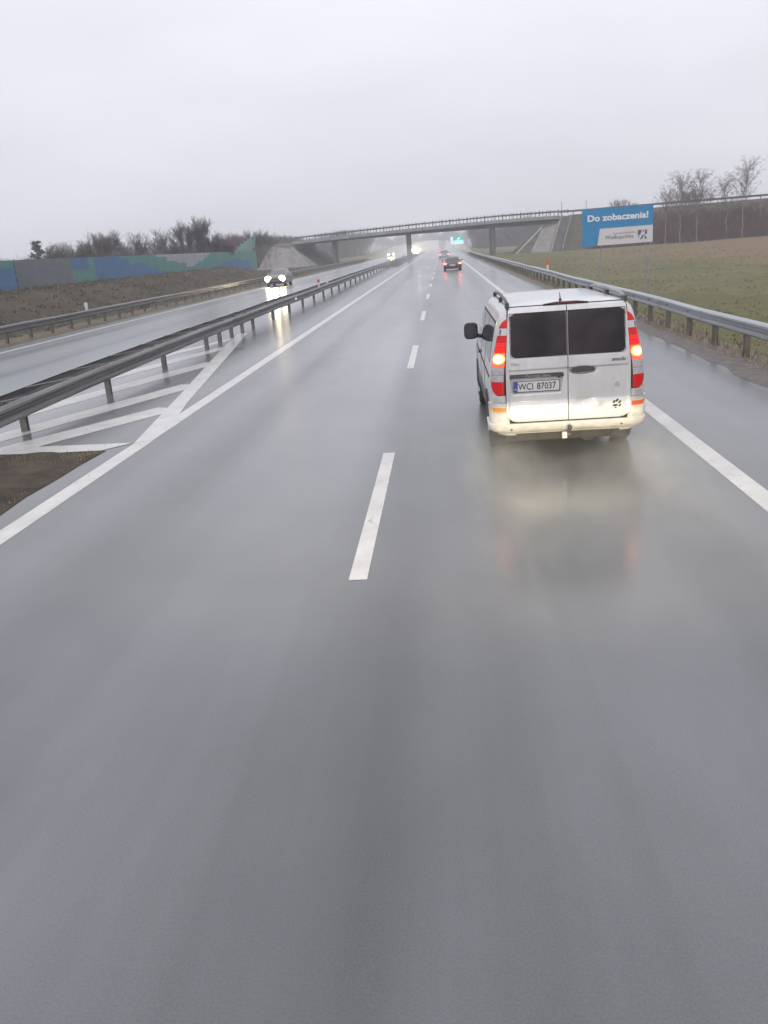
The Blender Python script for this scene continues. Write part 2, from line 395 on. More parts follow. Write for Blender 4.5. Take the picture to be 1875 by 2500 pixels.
# ------------------------------------------------------------------ safety barriers
def wprof(sgn, x, zc):          # closed W-beam section, corrugation bulging towards sgn
    pts = [(0, -.155), (.045, -.135), (.075, -.105), (.075, -.065), (.0, -.02), (.0, .02), (.075, .065), (.075, .105), (.045, .135), (0, .155)]
    o = [(x + sgn * u, zc + v) for u, v in pts]; i = [(x + sgn * (u - .006), zc + v) for u, v in pts[::-1]]
    return o + i
def rail_mesh(x, sgn, zc, y0, y1, dip=0.):
    b = MB(); pr = wprof(sgn, x, zc); n = len(pr); ys = [y0]
    while ys[-1] < y1: ys.append(min(y1, ys[-1] + 4.0))
    rg = random.Random(int(abs(x) * 10)); vs = []
    for y in ys:
        dx = rg.uniform(-.018, .018); dz = rg.uniform(-.018, .018)
        vs += [(u + dx, y, w + dz - dip * (1 - ss(9, 25, y))) for u, w in pr]
    fs = [(k * n + i, k * n + (i + 1) % n, (k + 1) * n + (i + 1) % n, (k + 1) * n + i) for k in range(len(ys) - 1) for i in range(n)]
    fs += [tuple(range(n))[::-1], tuple(range((len(ys) - 1) * n, len(ys) * n))]
    b.add(vs, fs)
    for y in ys[1:-1]:          # splice plates with bolt heads
        if dip and y < 25: continue
        for v0 in (.066, -.104):
            b.box(x + sgn * .070, x + sgn * .083, y - .17, y + .17, zc + v0, zc + v0 + .038)
            for dy in (-.11, .11): b.box(x + sgn * .083, x + sgn * .094, y + dy - .014, y + dy + .014, zc + v0 + .006, zc + v0 + .032)
    return b
def post_mesh(h, base=-.3):
    b = MB(); w, d, t = .055, .05, .008
    c = [(-w, -d), (w, -d), (w, -d + t), (-w + t, -d + t), (-w + t, d - t), (w, d - t), (w, d), (-w, d)]
    b.prism(c, 'z', base, h); return b
def barrier(name, label, X, rails, ys, h, m, y0, y1, spacers=False, zc=.575, pm=None):
    t = thing(name, label, 'guardrail', (X, 0, 0))
    for sgn in rails:
        rail_mesh(sgn * (.27 if spacers else .06), sgn, zc, y0, y1, .13 if spacers else 0).build('rail', m, t, smooth=40)
    proto = post_mesh(h).mesh('post'); proto.materials.append(M[pm or m])
    dp = lambda y: -.13 * (1 - ss(9, 25, y)) if spacers else 0
    for y in ys: link('post', proto, t, (0, y, dp(y)))
    if spacers:
        b = MB(); b.box(-.268, .268, -.045, .045, zc - .10, zc + .04); sm = b.mesh('spacer'); sm.materials.append(M[m])
        for y in ys: link('spacer', sm, t, (0, y, dp(y)))
        b = MB(); b.box(-.03, .03, -.60, .60, zc + .150, zc + .158); bm_ = b.mesh('brace'); bm_.materials.append(M[m])
        y = y0 + 1
        while y < min(y1, 90):               # flat diagonal braces between the two rails
            o = link('brace', bm_, t, (0, y, dp(y))); o.rotation_euler.z = R(-27); y += 2.0
    return t
barrier('guardrail', 'pale grey steel guardrail along the right hard shoulder beside the grass field', 5.86, [-1], [1.2 + 2 * i for i in range(100)], .70, 'galv_pale', -8, 200, pm='post_rust')
barrier('guardrail', 'double sided dirty steel guardrail on the median between the two carriageways', -7.18, [-1, 1],
        [-6.2, -2.2, 1.8, 5.8, 9.8, 13.7, 17.5, 21.3, 25.4, 27.0, 28.6, 30.2] + [32 + 4 * i for i in range(22)], .66, 'galv_dirty', -12, 118, True)
barrier('guardrail', 'far left guardrail at the foot of the brown bank under the coloured noise wall', -16.95, [1], [24.3 + 2 * i for i in range(95)], .68, 'galv_dirty', 10, 214)
def marker(label, X, Y, z0, m, h=.33):
    t = thing('marker_post', label, 'marker post', (X, Y, z0))
    b = MB(); b.prism([(-.06, -.015), (.06, -.015), (.06, .015), (-.06, .015)], 'z', -.15, h * .62); b.build('stem', 'post_white', t)
    b = MB(); b.prism([(-.075, 0), (.075, 0), (.085, h * .5), (0, h * .62), (-.085, h * .5)], 'y', -.022, .022); 
    o = b.build('reflector', m, t); o.location.z = h * .45
    return t
marker('red and white marker post behind the right guardrail short of the billboard', 6.3, 53.4, .62, 'post_red', .55)
marker('pale marker post on the far left guardrail under the noise wall', -17.2, 40.9, .66, 'post_white', .38)
marker('dark red marker on top of the median guardrail beyond the oncoming car', -7.3, 51.2, .74, 'post_red', .30)
marker('white marker on the median guardrail, just past the dark red one', -7.2, 54.4, .74, 'post_white', .32)
b = MB(); b.ellipsoid((0, 0, 0), (.05, .05, .05)); tag(b.build('rail_reflector', 'sign_bright', loc=(-6.86, 40.2, .58)), 'small bright round reflector bolted to the face of the median guardrail', 'reflector')

# ------------------------------------------------------------------ noise wall
def wall_colour(px, f):
    # colour of a cassette: px is a position along the wall, f its height fraction
    if px < 55: return 1 if f > pw(px, [(0, .55), (30, .75), (55, .8)]) else 0
    if px < 202: return 2
    if px < 240: return 0 if f > .45 else 1
    if px < 262: return 1
    if px < 640:
        gv = pw(px, [(408, 1.05), (415, .88), (440, .86), (441, .68), (465, .66), (466, .45), (488, .44), (489, .22), (500, .25), (520, .5), (535, .75), (550, 1.05)])
        bg = pw(px, [(322, 1.05), (324, .86), (347, .84), (348, .58), (392, .56), (393, .42), (414, .40), (415, .2), (435, .1), (450, -.1), (545, -.1), (570, .25), (600, .55), (640, .7)])
        if f > gv: return 3
        return 0 if f < bg else 1
    return 1
wt = thing('noise_wall', 'long noise wall of blue, teal and grey panels above the left bank', 'noise barrier', (-25, 0, 0))
b = MB(); Y = 28.
def pxof(Y): return 1077 - 25 / Y * 2065 + 16
while Y < 118:
    base = 1.76 - 1.6 * ss(98, 117.5, Y + .5); base2 = 1.76 - 1.6 * ss(98, 117.5, Y + 1.5)
    for k in range(8):
        z0 = lerp(base, 3.4, k / 8); z1 = lerp(base, 3.4, (k + 1) / 8)
        c = wall_colour(pxof(Y + .5), (k + .5) / 8); pr = .012 * (k % 2)
        if c == 2: pr = .05 - .02 * (k % 2)
        b.box(-.06, .06 + pr, Y, Y + .998, z0, z1 - .004, c)
    Y += 1.
b.build('panel', ['wall_blue', 'wall_green', 'wall_grey', 'wall_pale'], wt)
for i in range(23):
    y = 28 + 4 * i
    b = MB(); b.box(-.09, .075, y - .035, y + .035, .1 if y > 98 else 1.4, 3.43); b.build('post', 'wall_grey', wt)
w2 = thing('noise_wall', 'short teal noise wall climbing the embankment at the left end of the bridge', 'noise barrier', (-25.3, 107, 0))
b = MB()
for i in range(7):
    t0, t1 = i / 7, (i + 1) / 7
    for k in range(6):
        q = []
        for t in (t0, t1):
            for kk in (k / 6, (k + 1) / 6 - .004):
                u = t * (.84 + .16 * kk); x = lerp(-.1, -3.9, u); y = lerp(0, 33, u); us = (t0 + t1) / 2
                q.append((x, y, lerp(lerp(.3, 4.3, us), lerp(3.5, 6.1, us), kk)))
        a, c, d2, e = q[0], q[1], q[2], q[3]; o = .1
        b.add([a, d2, e, c, (a[0] - o, a[1], a[2]), (d2[0] - o, d2[1], d2[2]), (e[0] - o, e[1], e[2]), (c[0] - o, c[1], c[2])],
              [(0, 1, 2, 3), (7, 6, 5, 4), (0, 4, 5, 1), (1, 5, 6, 2), (2, 6, 7, 3), (3, 7, 4, 0)], 0 if (k < 3 and i < 3) else 1)
b.build('panel', ['wall_blue', 'wall_green'], w2)

# ------------------------------------------------------------------ overpass
KS = -.35
U = Vector((1, KS, 0)).normalized(); V = Vector((-U.y, U.x, 0)) * 1.      # along the bridge / to its far side
def bp(x, v, z):                # point at lateral X along the near edge line, v metres to the far side
    return Vector((x, 165 + KS * x, 0)) + V * v + Vector((0, 0, z))
def zbot(x): return pw(x, [(-40, 4.40), (-29, 4.46), (-20, 4.55), (-6, 4.68), (9.5, 4.62), (19, 4.5), (40, 4.5)])
def ztop(x): return pw(x, [(-40, 4.95), (-29, 5.05), (-20, 5.32), (-6, 5.66), (9.5, 5.88), (22, 5.75), (60, 5.65)])
br = thing('overpass', 'grey concrete road bridge crossing over the motorway on slim piers', 'bridge', (0, 165, 0))
OFF = Vector((0, 165, 0))
def bgrid(prof, xs, mi=0):      # prof(x) -> closed list of (v, z)
    b = MB(); n = len(prof(0)); vs = []
    for x in xs: vs += [bp(x, v, z) - OFF for v, z in prof(x)]
    fs = [(k * n + i, k * n + (i + 1) % n, (k + 1) * n + (i + 1) % n, (k + 1) * n + i) for k in range(len(xs) - 1) for i in range(n)]
    fs += [tuple(range(n))[::-1], tuple(range((len(xs) - 1) * n, len(xs) * n))]
    b.add(vs, fs, mi); return b
XS = [-29.5 + 2.5 * i for i in range(21)]
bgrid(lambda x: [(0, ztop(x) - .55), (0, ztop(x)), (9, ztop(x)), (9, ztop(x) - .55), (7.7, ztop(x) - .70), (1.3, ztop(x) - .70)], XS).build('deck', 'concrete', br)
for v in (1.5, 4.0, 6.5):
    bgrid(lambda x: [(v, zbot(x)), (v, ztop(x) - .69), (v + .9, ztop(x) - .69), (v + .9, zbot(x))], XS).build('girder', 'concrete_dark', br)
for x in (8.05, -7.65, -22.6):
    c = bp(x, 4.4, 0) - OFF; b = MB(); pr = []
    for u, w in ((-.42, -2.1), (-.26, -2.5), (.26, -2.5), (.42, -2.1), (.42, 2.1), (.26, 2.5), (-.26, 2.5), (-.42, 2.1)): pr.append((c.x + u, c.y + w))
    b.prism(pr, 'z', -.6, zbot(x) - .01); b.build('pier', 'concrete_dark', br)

def railing(v, x0, x1, dz=0., step=1.0, parent=br, off=OFF, zf=ztop):
    rl = bgrid(lambda x: [(v, zf(x) + .50 + dz), (v, zf(x) + .74 + dz), (v + .06, zf(x) + .74 + dz), (v + .06, zf(x) + .50 + dz)],
               [x0 + (x1 - x0) * i / 24 for i in range(25)]).build('railing', 'railpaint', parent)
    b = MB(); b.box(-.05, .05, -.04, .04, 0, .98); pm = b.mesh('railing_post'); pm.materials.append(M['railpaint'])
    n = int((x1 - x0) / step)
    for i in range(n + 1):
        x = x0 + (x1 - x0) * i / n
        link('railing_post', pm, rl, bp(x, v - .055, zf(x) + dz) - off)
    return rl
railing(.12, -29, 20.5, 0, .62)
railing(8.8, -29, 20.5, .25, 1.6)
# abutments
for x, s_ in ((19.6, 1), (-29.8, -1)):
    b = MB(); q = [bp(x - .9 * s_, 0.3, 0) - OFF, bp(x + 1.2 * s_, .3, 0) - OFF, bp(x + 1.2 * s_, 8.7, 0) - OFF, bp(x - .9 * s_, 8.7, 0) - OFF]
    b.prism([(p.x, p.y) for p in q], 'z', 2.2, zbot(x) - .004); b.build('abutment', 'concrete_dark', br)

# embankments carrying the side road (rounded cone ends)
def embank(side, x0, x1, name, zc):
    b = MB(); run = 1.45; N1 = -V; NE = -U * side
    near = lambda x: (bp(x, -.6, 0), N1, zc(x))
    arc = lambda a: (bp(x0, -.6, 0), N1 * math.cos(R(a)) + NE * math.sin(R(a)), zc(x0))
    ds = [d for d in (0, 1.1, 2.2, 4.3, 8, 15, 30, 50, 75, 100, 130, 172) if d < abs(x1 - x0)]
    path = [near(x0 + side * d) for d in ds[::-1]] + [arc(10 * i) for i in range(1, 10)]
    for i in range(5): path.append((bp(x0, lerp(-.6, 9.6, i / 4), 0), NE, zc(x0)))
    for i in range(1, 10):
        a = R(10 * i); path.append((bp(x0, 9.6, 0), NE * math.cos(a) - N1 * math.sin(a), zc(x0)))
    for d in ds: path.append((bp(x0 + side * d, 9.6, 0), -N1, zc(x0 + side * d)))
    def pt(c, nr, z, t): return c + nr * (z + .55) * run * t + Vector((0, 0, z * (1 - t) - .55 * t))
    rows = [[pt(c, nr, z, t) for c, nr, z in path] for t in (0, .25, .5, .75, 1.)]
    b.grid(rows); k = len(path); h = len(ds)
    for i in range(k // 2): b.add([rows[0][i], rows[0][i + 1], rows[0][k - 2 - i], rows[0][k - 1 - i]], [(0, 1, 2, 3)])
    tag(b.build(name, 'bank_dark', smooth=50), kind='structure')
    return near, arc, pt
nearR, arcR, ptR = embank(1, 18.2, 190, 'embankment', lambda x: pw(x, [(18.2, 4.15), (20.4, 4.75), (22.6, ztop(22.6) - .02), (300, ztop(60) - .02)]))
nearL, arcL, ptL = embank(-1, -29.6, -150, 'embankment', lambda x: pw(x, [(-300, 4.9), (-33.5, 4.9), (-31.2, 4.5), (-29.6, 4.1)]))
def paving(cols, pt, label, lift=.07, t0=.10, t1=.97, m='paving'):
    b = MB(); b.grid([[pt(*c, t) + c[1] * lift + Vector((0, 0, lift)) for c in cols] for t in lin(t0, t1, 8)], skirt=lambda p: (0, 0, -.3))
    return tag(b.build('slope_paving', m, smooth=30), label, 'slope paving')
def lin(a, c, n): return [lerp(a, c, i / n) for i in range(n + 1)]
paving([nearR(x) for x in lin(20.7, 18.2, 5)] + [arcR(a) for a in (4, 8)], ptR, 'pale concrete slope paving under the right end of the bridge')
paving([nearL(x) for x in lin(-33.4, -29.6, 6)] + [arcL(a) for a in lin(8, 88, 9)], ptL, 'pale concrete slope paving under the left end of the bridge')
def kerb(c, pt, label, w=.35, m='concrete', lift=.16, ta=.05):
    b = MB(); nr = c[1]; s_ = Vector((-nr.y, nr.x, 0)) * w / 2
    q = [pt(*c, t) + Vector((0, 0, lift)) for t in (ta, 1.0)]
    vs = [q[0] - s_, q[0] + s_, q[1] + s_, q[1] - s_]; vs += [p - Vector((0, 0, .4)) for p in vs]
    b.add(vs, [(0, 1, 2, 3), (4, 7, 6, 5), (0, 4, 5, 1), (1, 5, 6, 2), (2, 6, 7, 3), (3, 7, 4, 0)])
    return tag(b.build('kerb', m), label, 'kerb')
kerb(arcR(35), ptR, 'pale kerb strip down the grass beside the right slope paving', .55, 'concrete')
kerb(nearR(20.95), ptR, 'thin pale kerb between the right slope paving and the stairs', .22, 'concrete')
kerb(arcL(62), ptL, 'pale kerb strip running down the left paved slope under the bridge', .5)
# maintenance stairs on the right slope
st = MB(); c, nr, z = nearR(22.2); s_ = Vector((-nr.y, nr.x, 0)) * .85
for i in range(22):
    t = lerp(.04, .98, i / 21); q = ptR(c, nr, z, t); d2 = nr * .20
    vs = [q - s_ - d2, q + s_ - d2, q + s_ + d2, q - s_ + d2]
    st.add([v + Vector((0, 0, .12)) for v in vs] + [v - Vector((0, 0, .2)) for v in vs], [(0, 1, 2, 3), (4, 7, 6, 5), (0, 4, 5, 1), (1, 5, 6, 2), (2, 6, 7, 3), (3, 7, 4, 0)])
sr = thing('stairs', 'grey maintenance stairs with handrails climbing to the right bridge end', 'stairs')
st.build('steps', 'concrete_dark', sr)
for sg in (-1, 1):
    b = MB(); q0 = ptR(c, nr, z, .04) + s_ * sg; q1 = ptR(c, nr, z, .98) + s_ * sg; up = Vector((0, 0, .95))
    b.tube(q0 + up, q1 + up, .035); b.tube(q0 + up * .55, q1 + up * .55, .03)
    for i in range(8):
        q = q0.lerp(q1, i / 7); b.tube(q, q + up, .03)
    b.build('handrail', 'galv', sr)
# guardrail along the embankment crest
er = thing('guardrail', 'dark guardrail on top of the embankment right of the bridge', 'guardrail', (0, 165, 0))
zf = lambda x: ztop(x) + .0
b = bgrid(lambda x: [(.1, zf(x) + .40), (.1, zf(x) + .72), (.16, zf(x) + .72), (.16, zf(x) + .40)], [20.7 + 4 * i for i in range(42)]); b.build('rail', 'railpaint', er)
b = MB(); b.box(-.05, .05, -.05, .05, -.2, .70); pm = b.mesh('post'); pm.materials.append(M['railpaint'])
for i in range(64): link('post', pm, er, bp(21 + 2.0 * i, .24, zf(21 + 2.0 * i)) - OFF)
for x, lab in ((20.9, 'thin lamp pole standing at the right end of the bridge railing'), (24.9, 'thin pole on the embankment crest just left of the billboard')):
    t = thing('pole', lab, 'pole', bp(x, 1.2, ztop(x) - .1)); b = MB(); b.tube((0, 0, 0), (0, 0, 2.4), .05, .035, 8); b.build('shaft', 'railpaint', t)
    b = MB(); b.box(-.09, .09, -.09, .09, 0, .12); b.build('base', 'railpaint', t)

# ------------------------------------------------------------------ billboard and road sign
bb = thing('billboard', 'blue and white billboard on thin posts in the grass right of the guardrail', 'billboard', (8.76, 45, 0))
b = MB(); b.box(-1.73, 1.73, 0, .06, 1.87, 3.63); b.build('panel', 'sign_blue', bb)
b = MB(); b.prism([(-.98, 1.875), (1.725, 1.875), (1.725, 2.68), (-.86, 2.67)], 'y', -.006, -.001); b.build('white_panel', 'sign_white', bb)
for x in (-1.62, -.78, 1.42, 1.66):
    b = MB(); b.tube((x, .11, -1.2), (x, .11, 3.55 if abs(x) < 1.5 else 3.66), .030, .030, 8); b.build('post', 'galv', bb)
b = MB()
for z in (2.1, 3.4): b.box(-1.7, 1.7, .061, .10, z - .04, z + .04)
b.build('crossbar', 'galv', bb)
t1 = text('slogan', 'Do zobaczenia!', .415, 'sign_letter', bb, (.02, -.004, 3.17), bold=.014, sx=1.16); t1.rotation_euler.y = 0
text('line_small', 'Samorząd Województwa', .115, 'grey_ink', bb, (.36, -.009, 2.40), sx=.95)
text('line_large', 'Wielkopolska', .25, 'grey_ink', bb, (.09, -.009, 2.22), bold=.002, sx=1.0)
b = MB()
for poly in ([(0, .45), (.2, .45), (.16, .30), (.10, .22), (0, .22)], [(.25, .45), (.30, .45), (.30, .36), (.25, .33)], [(.36, .45), (.47, .45), (.47, .24), (.36, .24)],
             [(.0, .19), (.08, .19), (.05, .08)], [(.10, 0), (.19, 0), (.33, .20), (.24, .20)], [(.40, .17), (.47, .02), (.32, .02)], [(.31, .21), (.36, .21), (.34, .12)]):
    b.prism([(1.0 + u * .95, 2.03 + w) for u, w in poly], 'y', -.011, -.007)
b.build('logo', 'navy_ink', bb)

sg = thing('road_sign', 'lit green and white direction sign beside the road far beyond the bridge', 'road sign', (4.7, 258, 0))
b = MB(); b.box(-1.7, 1.75, 0, .1, 2.05, 4.3); b.build('panel', 'sign_green', sg)
b = MB(); b.box(-1.15, 1.68, -.02, -.004, 2.25, 2.95); b.build('lower_field', 'sign_cyan', sg)
b = MB(); b.box(-1.9, -1.3, -.03, -.004, 2.05, 4.2); b.box(-1.3, 1.75, -.03, -.004, 2.05, 2.25); b.box(-1.1, 1.6, -.025, -.004, 3.0, 3.12)
b.prism([(-.2, 3.35), (.5, 3.35), (.95, 3.8), (.3, 3.9)], 'y', -.02, -.004); b.build('border', 'sign_bright', sg)
for x in (-1.2, 1.2):
    b = MB(); b.tube((x, .16, -.6), (x, .16, 4.2), .07); b.build('post', 'galv', sg)

# ------------------------------------------------------------------ vegetation
def grow(b, p, d, ln, r, depth, rng, spread, up, mi_t, mi_c, nseg=3, kids_n=(2, 3), rmin=.012, crown=None):
    q = Vector(p); d = Vector(d).normalized()
    for i in range(nseg):
        nd = (d + Vector((rng.gauss(0, .10), rng.gauss(0, .10), rng.gauss(0, .05) + up * .10))).normalized()
        e = q + nd * (ln / nseg); r2 = max(rmin, r * (1 - .22 * (i + 1) / nseg * (3 / nseg)))
        tgt = b if depth >= mi_t else crown
        tgt.tube(q, e, max(rmin, r), r2, 5 if depth >= mi_t else 3, False); q = e; d = nd; r = r2
        if depth > 0 and i >= (1 if depth >= mi_t else 0):
            for _ in range(rng.randint(*kids_n) if i == nseg - 1 else 1):
                az = rng.uniform(0, 2 * math.pi); a = d.orthogonal().normalized(); c = d.cross(a)
                side = a * math.cos(az) + c * math.sin(az)
                sp = spread * rng.uniform(.6, 1.3)
                nd2 = (d + side * sp + Vector((0, 0, up))).normalized()
                grow(b, q, nd2, ln * rng.uniform(.58, .82), r * .62, depth - 1, rng, spread, up, mi_t, mi_c, nseg, kids_n, rmin, crown)
def make_tree(name, label, cat, seed, h, depth=5, spread=.62, up=.16, trunk='bark', twig='twig', r=.13, rmin=.012, kids_n=(2, 3), stems=1, lean=.1):
    rng = random.Random(seed); t = thing(name, label, cat); b = MB(); c = MB(); rmin *= .72
    for s_ in range(stems):
        a = 2 * math.pi * s_ / max(1, stems) + rng.uniform(-.3, .3); k = lean if stems > 1 else .03
        grow(b, (.12 * math.cos(a) * (stems > 1), .12 * math.sin(a) * (stems > 1), -.4), (k * math.cos(a), k * math.sin(a), 1), h * .40, r, depth, rng, spread, up, depth - 1, 0, 3, kids_n, rmin, c)
    zs = max(v[2] for v in c.v) if c.v else h
    f = h / zs
    for m_ in (b, c): m_.v = [(x * f, y * f, z * f) for x, y, z in m_.v]
    b.build('trunk', trunk, t); c.build('crown', twig, t)
    return t
def make_birch(label, seed, h, w=1.0):
    rng = random.Random(seed); t = thing('birch_tree', label, 'birch tree'); b = MB(); c = MB()
    pts = [Vector((0, 0, -.5))]; x = y = 0
    for i in range(1, 13):
        x += rng.gauss(0, .10); y += rng.gauss(0, .10); pts.append(Vector((x, y, h * i / 12)))
    for i in range(12): b.tube(pts[i], pts[i + 1], .075 * (1 - i / 12.5) + .012, .075 * (1 - (i + 1) / 12.5) + .012, 6, False)
    for i in range(60):
        z = h * rng.uniform(.36, .97); k = min(11, int(z / h * 12)); p = pts[k].lerp(pts[k + 1], z / h * 12 - k)
        az = rng.uniform(0, 6.28); ln = w * (1 - ((z / h - .55) / .5) ** 2 * (.75 if z > h * .55 else 1.6)) * rng.uniform(.7, 1.15) * h * .30
        ln = max(.35, ln); q = p; d = Vector((math.cos(az), math.sin(az), 1.5)).normalized()
        for s_ in range(4):
            e = q + d * ln / 3; c.tube(q, e, .022 * (1 - s_ / 5), .02 * (1 - s_ / 5), 3, False)
            for _ in range(5):
                dd = (d + Vector((rng.gauss(0, .6), rng.gauss(0, .6), rng.gauss(-.1, .5)))).normalized(); L = rng.uniform(.3, .8)
                m_ = e + dd * L * .6; c.tube(e, m_, .011, .010, 3, False); c.tube(m_, m_ + (dd + Vector((0, 0, -.6))) * L * .5, .010, .008, 3, False)
            q = e; d = (d + Vector((rng.gauss(0, .2), rng.gauss(0, .2), rng.gauss(0, .1)))).normalized()
    b.build('trunk', 'birch', t, smooth=60); c.build('crown', 'birch_twig', t); return t
def put(o, x, y, z, s=1., rz=0.): o.location = (x, y, z); o.scale = (s, s, s); o.rotation_euler.z = rz; return o
def again(o, label, x, y, z, s=1., rz=0.):
    c = dup(o); c['label'] = label; return put(c, x, y, z, s, rz)
G_R = 'bare birches before the right embankment'
b1 = make_birch('tall bare birch at the right end, highest of the birches on the embankment', 11, 9.9); put(b1, 45.5, 138, .25)
b2 = make_birch('bushy bare birch with forked white trunk, nearest to the billboard of the tall ones', 12, 8.4, 1.2); put(b2, 36.6, 139, .25)
b3 = make_birch('slender pointed bare birch close behind the bushy one', 13, 8.8, 1.); put(b3, 39.3, 140, .3)
b4 = again(b2, 'smaller pale birch leaning beside the tallest birch on its left', 43.6, 140, .25, .9, 2.1)
b5 = again(b3, 'short bare birch between the billboard and the bushy birch', 34.6, 140, .25, .78, 1.)
b6 = again(b1, 'bare birch cut off by the right edge of the photo', 51.4, 137, .25, .86, 4.)
for o in (b1, b2, b3, b4, b5, b6): o['group'] = G_R
s1 = make_tree('bare_shrub', 'low bare grey shrub above the crest between the two birch groups', 'shrub', 31, 3.2, 4, .6, .22, 'bark', 'birch_twig', .06, .012, (2, 3), 4, .6); put(s1, 42.3, 150, 4.2, 1.4)
s2 = again(s1, 'low bare shrub peeping over the top of the billboard', 31.8, 158, 4.5, 1.1, 1.)
s3 = again(s1, 'bare shrub at the foot of the slender birch above the crest', 40.4, 151, 4.2, 1.3, 2.)
for o in (s1, s2, s3): o['group'] = 'bare shrubs on the embankment crest'
# left trees
GL = 'bare trees behind the noise wall'
vase = make_tree('bare_tree', 'tallest bare grey tree with a wide vase shaped crown behind the noise wall', 'tree', 3, 6.2, 5, .42, .30, 'bark', 'twig', .11, .012, (2, 3), 5, .45); put(vase, -28.3, 100, 1.5)
vase['group'] = GL
ta = make_tree('bare_tree', 'round bare brown tree left of the gap before the vase shaped tree', 'tree', 5, 5.4, 5, .66, .14, 'bark', 'twig', .12, .012, (2, 3), 2, .25); put(ta, -36.2, 100, 1.5); ta['group'] = GL
tb = make_tree('bare_tree', 'pale open bare tree with visible stems at the left of the grey row', 'tree', 9, 5.2, 5, .5, .25, 'bark', 'birch_twig', .10, .011, (2, 3), 4, .4); put(tb, -39.6, 100, 1.5, 1.02); tb['group'] = GL
for o_, x, y, s, rz, lab in [(ta, -33.2, 101, .98, 1.2, 'bare bushy tree with rounded top right of the round brown tree'), (ta, -30.6, 103, .80, 2.7, 'low bare tree in the dip left of the vase shaped tree'),
        (tb, -25.7, 104, .70, .4, 'bare tree on the right shoulder of the vase shaped tree'), (ta, -27.6, 112, .72, 4., 'low bare tree behind the pale panels of the noise wall'),
        (vase, -29.4, 140, .92, 2., 'feathery bare tree behind the climbing teal wall'), (tb, -33.5, 146, .95, 3., 'bare pointed tree just right of the noise wall panels'),
        (ta, -42.5, 98, .85, 5., 'bare tree between the olive bush and the pale open tree'), (vase, -27.2, 103, .74, 1.4, 'second broad bare crown merging with the vase shaped tree'),
        (tb, -36.0, 150, 1.1, 5.2, 'tall thin bare tree above the climbing teal wall'), (tb, -52.5, 95, .72, 1., 'low bare tree at the far left edge over the teal panels')]:
    c = again(o_, lab, x, y, 1.4, s, rz); c['group'] = GL
ol = make_tree('olive_bush', 'olive green bushy tree over the grey wall panels at the left', 'tree', 15, 4.6, 5, .7, .1, 'bark', 'olive_twig', .10, .014, (3, 3), 3, .5); put(ol, -43.2, 100, 1.4)
# pine
pt_ = thing('pine_tree', 'small dark pine with layered branches at the far left behind the wall', 'pine tree', (-46.5, 99.5, 1.4)); b = MB(); c = MB(); rng = random.Random(4)
b.tube((0, 0, -.4), (.12, 0, 4.4), .11, .03, 7)
for k in range(15):
    z = 1.2 + 3.3 * k / 14; L = (1.25 - .9 * k / 14) * rng.uniform(.6, 1.25)
    for j in range(3):
        az = rng.uniform(0, 6.28); e = Vector((math.cos(az) * L, math.sin(az) * L, z + L * .25)); b.tube((0.02 * z, 0, z), e, .025, .012, 4, False)
        for _ in range(42):
            p = e * rng.uniform(.45, 1.05); p = Vector((p.x + rng.gauss(0, .12), p.y + rng.gauss(0, .12), z + L * .22 + rng.gauss(0, .09)))
            dd = Vector((rng.gauss(0, 1), rng.gauss(0, 1), rng.gauss(.3, .6))).normalized() * .22; sd = dd.orthogonal().normalized() * .05
            c.add([p - sd, p + sd, p + dd], [(0, 1, 2)])
b.build('trunk', 'bark', pt_); c.build('crown', 'needle', pt_)
p2 = again(pt_, 'dark rounded evergreen at the very left edge of the photo', -51.5, 99, 1.0, .78, 2.)
# masses nobody could count
def brush(name, label, m, seed, n, place, hr, r=.02, spread=.35, segs=2, fan=4, cat='undergrowth'):
    rng = random.Random(seed); b = MB()
    for _ in range(n):
        x, y, z, k = place(rng); h = rng.uniform(*hr) * k
        d = Vector((rng.gauss(0, spread), rng.gauss(0, spread), 1)).normalized(); p = Vector((x, y, z - .2))
        q = p + d * h * .5; b.tube(p, q, r, r * .8, 3, False)
        for _ in range(fan):
            d2 = (d + Vector((rng.gauss(0, spread), rng.gauss(0, spread), rng.gauss(0, .15)))).normalized(); e = q + d2 * h * .3
            b.tube(q, e, r * .7, r * .55, 3, False)
            for _ in range(fan - 1):
                d3 = (d2 + Vector((rng.gauss(0, spread * 1.3), rng.gauss(0, spread * 1.3), rng.gauss(0, .2)))).normalized()
                b.tube(e, e + d3 * h * .25, r * .5, r * .35, 3, False)
    return tag(b.build(name, m), label, cat, kind='stuff')
def pl_left(rng):
    y = rng.uniform(60, 135); x = -26.5 - rng.random() ** 1.3 * 22 - max(0, (y - 110)) * .1; return x, y, 1.2, 1
brush('undergrowth', 'dark bare undergrowth filling the space behind the noise wall', 'twig', 21, 900, pl_left, (1.5, 2.9), .018)
def pl_left2(rng):
    y = rng.uniform(118, 160); x = -30 - rng.random() * 45; return x, y, .8, 1
brush('woodland', 'grey bare woodland behind the end of the noise wall and bridge', 'twig', 22, 1100, pl_left2, (2.8, 4.9), .022)
def pl_red(rng):
    i = rng.random(); x = lerp(27, 75, i); t = rng.uniform(.24, 1.02); c, nr, z = bp(x, -.6, 0), -V, ztop(x)
    p = ptR(c, nr, z, t); return p.x, p.y, p.z, (.65 + .35 * ss(.3, .6, t)) * (.72 + .42 * abs(math.sin(x * .55 + 2 * math.sin(x * .17) + t * 3)))
brush('thicket', 'dense red brown bare thicket covering the embankment slope right of the billboard', 'red_twig', 23, 3800, pl_red, (1.3, 2.3), .022, .3)
def pl_mid(rng): return rng.uniform(-8.3, -6.1), rng.uniform(118, 240), .05, 1
brush('undergrowth', 'low dark scrub on the far median in front of the middle pier', 'twig', 24, 700, pl_mid, (.4, .95), .02, .5)
